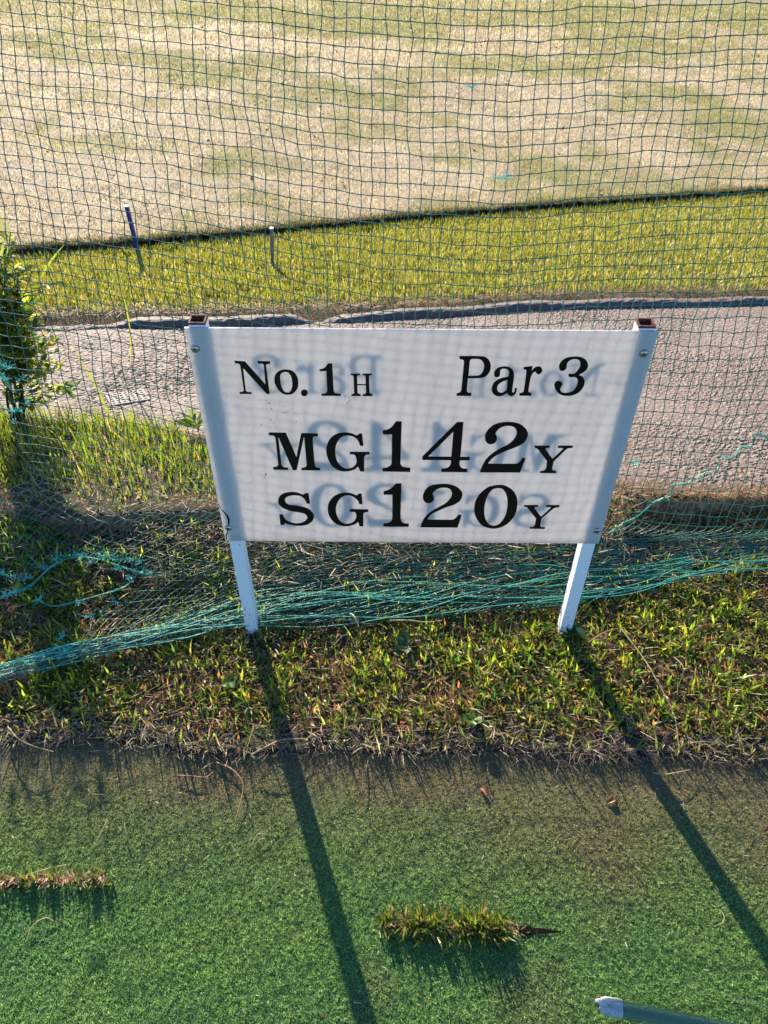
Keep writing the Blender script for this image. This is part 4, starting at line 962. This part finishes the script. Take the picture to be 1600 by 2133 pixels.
# grass rows growing through slits of the mat
def slit_row(label, p0, p1, nb, hgt, strawy):
    a, b = on_z(np.array([p0[0], p1[0]], float), np.array([p0[1], p1[1]], float), Z_TURF)
    root = empty('grass_row', label, 'grass row', 'grass rows growing through the tee mat'); root.location = a
    u = np.linspace(0, 1, 60); nn = (fbm(u * 9, u * 0 + a[0], 3) - .5)
    c = a + (b - a) * u[:, None]; pr = [(-.011, -.002), (-.007, .006), (0, .011), (.007, .006), (.011, -.002)]
    X = np.stack([c[:, 0]] * 5, 1); Yq = np.stack([c[:, 1] + o_ * (1 + nn) for o_, _ in pr], 1); Zq = np.stack([c[:, 2] + h_ * (.55 + .9 * nn) * np.minimum(1, np.minimum(u, 1 - u) * 14) for _, h_ in pr], 1)
    me = grid_mesh('soil', X - a[0], Yq - a[1], Zq - a[2], np.broadcast_to(np.array([.07, .045, .028]), X.shape + (3,)) * (.6 + fbm(X * 90, Yq * 90)[..., None] * .8))
    link('soil', me, M_SOIL, root)
    nc = 22; cu = np.sort(rng.random(nc)); chh = rng.uniform(.45, 1.25, nc) * (.8 + .35 * cu); ci = rng.integers(0, nc, nb); u = np.clip(cu[ci] + rng.normal(0, .014, nb), -.02, 1.02); den = chh[ci] * .95 - .28
    P = a + (b - a) * u[:, None] + np.stack([rng.normal(0, .004, nb), rng.normal(0, .008, nb), U_(nb, .002, .010)], -1)
    V, F, Ct = blades(P - a, U_(nb, .35, 1.0) * hgt * (.6 + .8 * den), U_(nb, .0024, .0052), U_(nb, 0, 2 * PI), U_(nb, .1, 1.5), U_(nb, .0, 1.1), pick(nb, [(4, .10, .15, .015), (3, .15, .17, .02), (2, .05, .09, .02), (1.5, .25, .16, .06)], .2), 3)
    o = link('blades', np_mesh('blades', V, F, Ct), M_GRASS, root); o['kind'] = 'stuff'
    ns = strawy; u = rng.random(ns); P = a + (b - a) * u[:, None] + np.stack([rng.normal(0, .003, ns), rng.normal(0, .005, ns), U_(ns, .003, .014)], -1)
    V, F, Ct = blades(P - a, U_(ns, .008, .022), U_(ns, .0012, .003), U_(ns, 0, 2 * PI), U_(ns, .3, 1.5), U_(ns, .0, .9), pick(ns, [(3, .38, .22, .11), (2, .45, .32, .19), (1, .25, .11, .05)], .25), 2)
    o = link('straw', np_mesh('straw', V, F, Ct), M_DRY, root); o['kind'] = 'stuff'
    return root
slit_row('dry brown low row of grass growing from a mat slit at the left edge', (-260, 1845), (224, 1833), 330, .030, 620)
slit_row('fuller green grass row growing from the mat slit at bottom centre', (800, 1925), (1075, 1938), 950, .043, 420)
a, b_ = on_z(np.array([1068., 1168]), np.array([1939., 1943]), Z_TURF); bag = Bag()
u = np.linspace(0, 1, 30)[:, None]; q = a + (b_ - a) * u; q[:, 2] += .0048
wd_ = (.008 * (1 - u[:, 0]) + .0012) * (1 + .6 * (fbm(u[:, 0] * 12, u[:, 0] * 0) - .5))
V = np.stack([q + np.array([0, -1, 0]) * wd_[:, None], q + np.array([0, 0, .0003]), q + np.array([0, 1, 0]) * wd_[:, None]], 1).reshape(-1, 3); k = np.arange(29)
o = link('mat_slit', np_mesh('mat_slit', V, np.concatenate([np.stack([3 * k + i, 3 * k + 3 + i, 3 * k + 4 + i, 3 * k + 1 + i], -1) for i in (0, 1)])), M_DARK)
props(o, 'dark open slit in the mat to the right of the green grass row', 'slit', kind='structure')

# bits of litter on the mat
n = 170; xx = U_(n, -20, 1620); yy = U_(n, 1600, 2140); P = on_z(xx, yy, Z_TURF + .006)
V, F, Ct = blades(P, U_(n, .004, .016), U_(n, .001, .0022), U_(n, 0, 2 * PI), U_(n, 1.3, 1.6), rng.normal(0, .5, n), pick(n, [(3, .42, .34, .22), (1, .28, .13, .06), (1, .6, .55, .45)], .25), 2)
props(Bag().add(V, F, Ct).build('mat_litter', M_DRY), kind='stuff')
for lab, cx, cy in (('curled orange brown dead leaf near the edge right of centre', 1000, 1642), ('small orange dead leaf by the right post shadow', 1262, 1674), ('folded brown leaf scrap at the right rim of the mat', 1590, 1735)):
    c = on_z(np.array([float(cx)]), np.array([float(cy)]), Z_TURF + .002)[0]; lv, lf = leaf_mesh(.026, .014); lv = lv.copy(); lv[:, 2] += .005 * np.sin(lv[:, 0] * 120) + np.abs(lv[:, 1]) * .5 - .001
    o = link('dead_leaf', np_mesh('dead_leaf', lv, lf, np.broadcast_to(np.array([.34, .15, .06]), (8, 3)), True), M_DRY); o.location = c; o.rotation_euler = (0, 0, random.uniform(0, 6))
    props(o, lab, 'dead leaf', 'dead leaves on the tee mat')

# ------------------------------------------------------------------ sleeved pipe at the lower right
e0 = on_z(np.array([1252.]), np.array([2094.]), -.022)[0]; e1 = on_z(np.array([1760.]), np.array([2198.]), -.010)[0]
e1 = e0 + (e1 - e0) * 2.2
pipe = empty('sleeved_pipe', 'green pipe in a clear plastic sleeve with a whitish wrapped end on the mat', 'pipe'); pipe.location = e0
ax = (e1 - e0); Ln = np.linalg.norm(ax); ax /= Ln
M_PIPE = plain('green_pipe', (.016, .060, .026), .35, .5, 0, .2, 40)
t = NT('clear_sleeve'); f_ = t.noise(t.n('ShaderNodeMapping', {0: t.pos(), 3: (1, 1, 1)}).outputs[0], 60, 3)
gl = t.n('ShaderNodeBsdfGlossy', {'Color': (.55, .6, .55, 1), 'Roughness': .3, 'Normal': t.bump(f_, .3, .002)}).outputs[0]
tr = t.n('ShaderNodeBsdfTransparent', {'Color': (.80, .93, .86, 1)}).outputs[0]; dfz = t.n('ShaderNodeBsdfDiffuse', {'Color': (.32, .42, .24, 1)}).outputs[0]
fr = t.n('ShaderNodeFresnel', {0: 1.45}).outputs[0]
M_SLV = t.surf(t.n('ShaderNodeMixShader', {0: t.math('MULTIPLY', fr, .55), 1: t.n('ShaderNodeMixShader', {0: .30, 1: tr, 2: dfz}).outputs[0], 2: gl}).outputs[0])
def axtube(s0, s1, r, n_=24, sides=24, rr=None, wob=0):
    u = np.linspace(s0, s1, n_); P = ax * u[:, None]; rad = np.full(n_, r) if rr is None else np.interp(np.linspace(0, 1, n_), np.linspace(0, 1, len(rr)), rr)
    V, F = tube(P, rad, sides); V = V + rng.normal(0, wob, V.shape) if wob else V; return V, F
V, F = axtube(.012, Ln, .0088); link('pipe_core', np_mesh('pipe_core', V + np.array([0, 0, -.004]), F, smooth=True), M_PIPE, pipe)
V, F = axtube(.02, Ln, .0138, 60, 28, wob=.00025); link('clear_sleeve', np_mesh('clear_sleeve', V, F, smooth=True), M_SLV, pipe)
t = NT('crumpled_wrap'); f_ = t.noise(t.n('ShaderNodeMapping', {0: t.pos(), 2: (0, .3, .5), 3: (1, 4, 1)}).outputs[0], 60, 4, .65)
M_WRAP = t.surf(t.bsdf(t.ramp(f_, [(.3, (.30, .27, .22)), (.65, (.58, .54, .47))]), .35, .5, t.bump(f_, .8, .004)))
V, F = axtube(-.004, .034, .019, 22, 26, [.006, .0115, .0134, .0142, .0146, .0149, .0148, .0147, .0145, .0142], .0005); link('wrapped_end', np_mesh('wrapped_end', V, F, smooth=True), M_WRAP, pipe)
V, F = axtube(-.010, .002, .005, 6, 10, [.002, .004, .005, .005]); link('plug', np_mesh('plug', V + np.array([0, .004, .004]), F, smooth=True), M_WRAP, pipe)
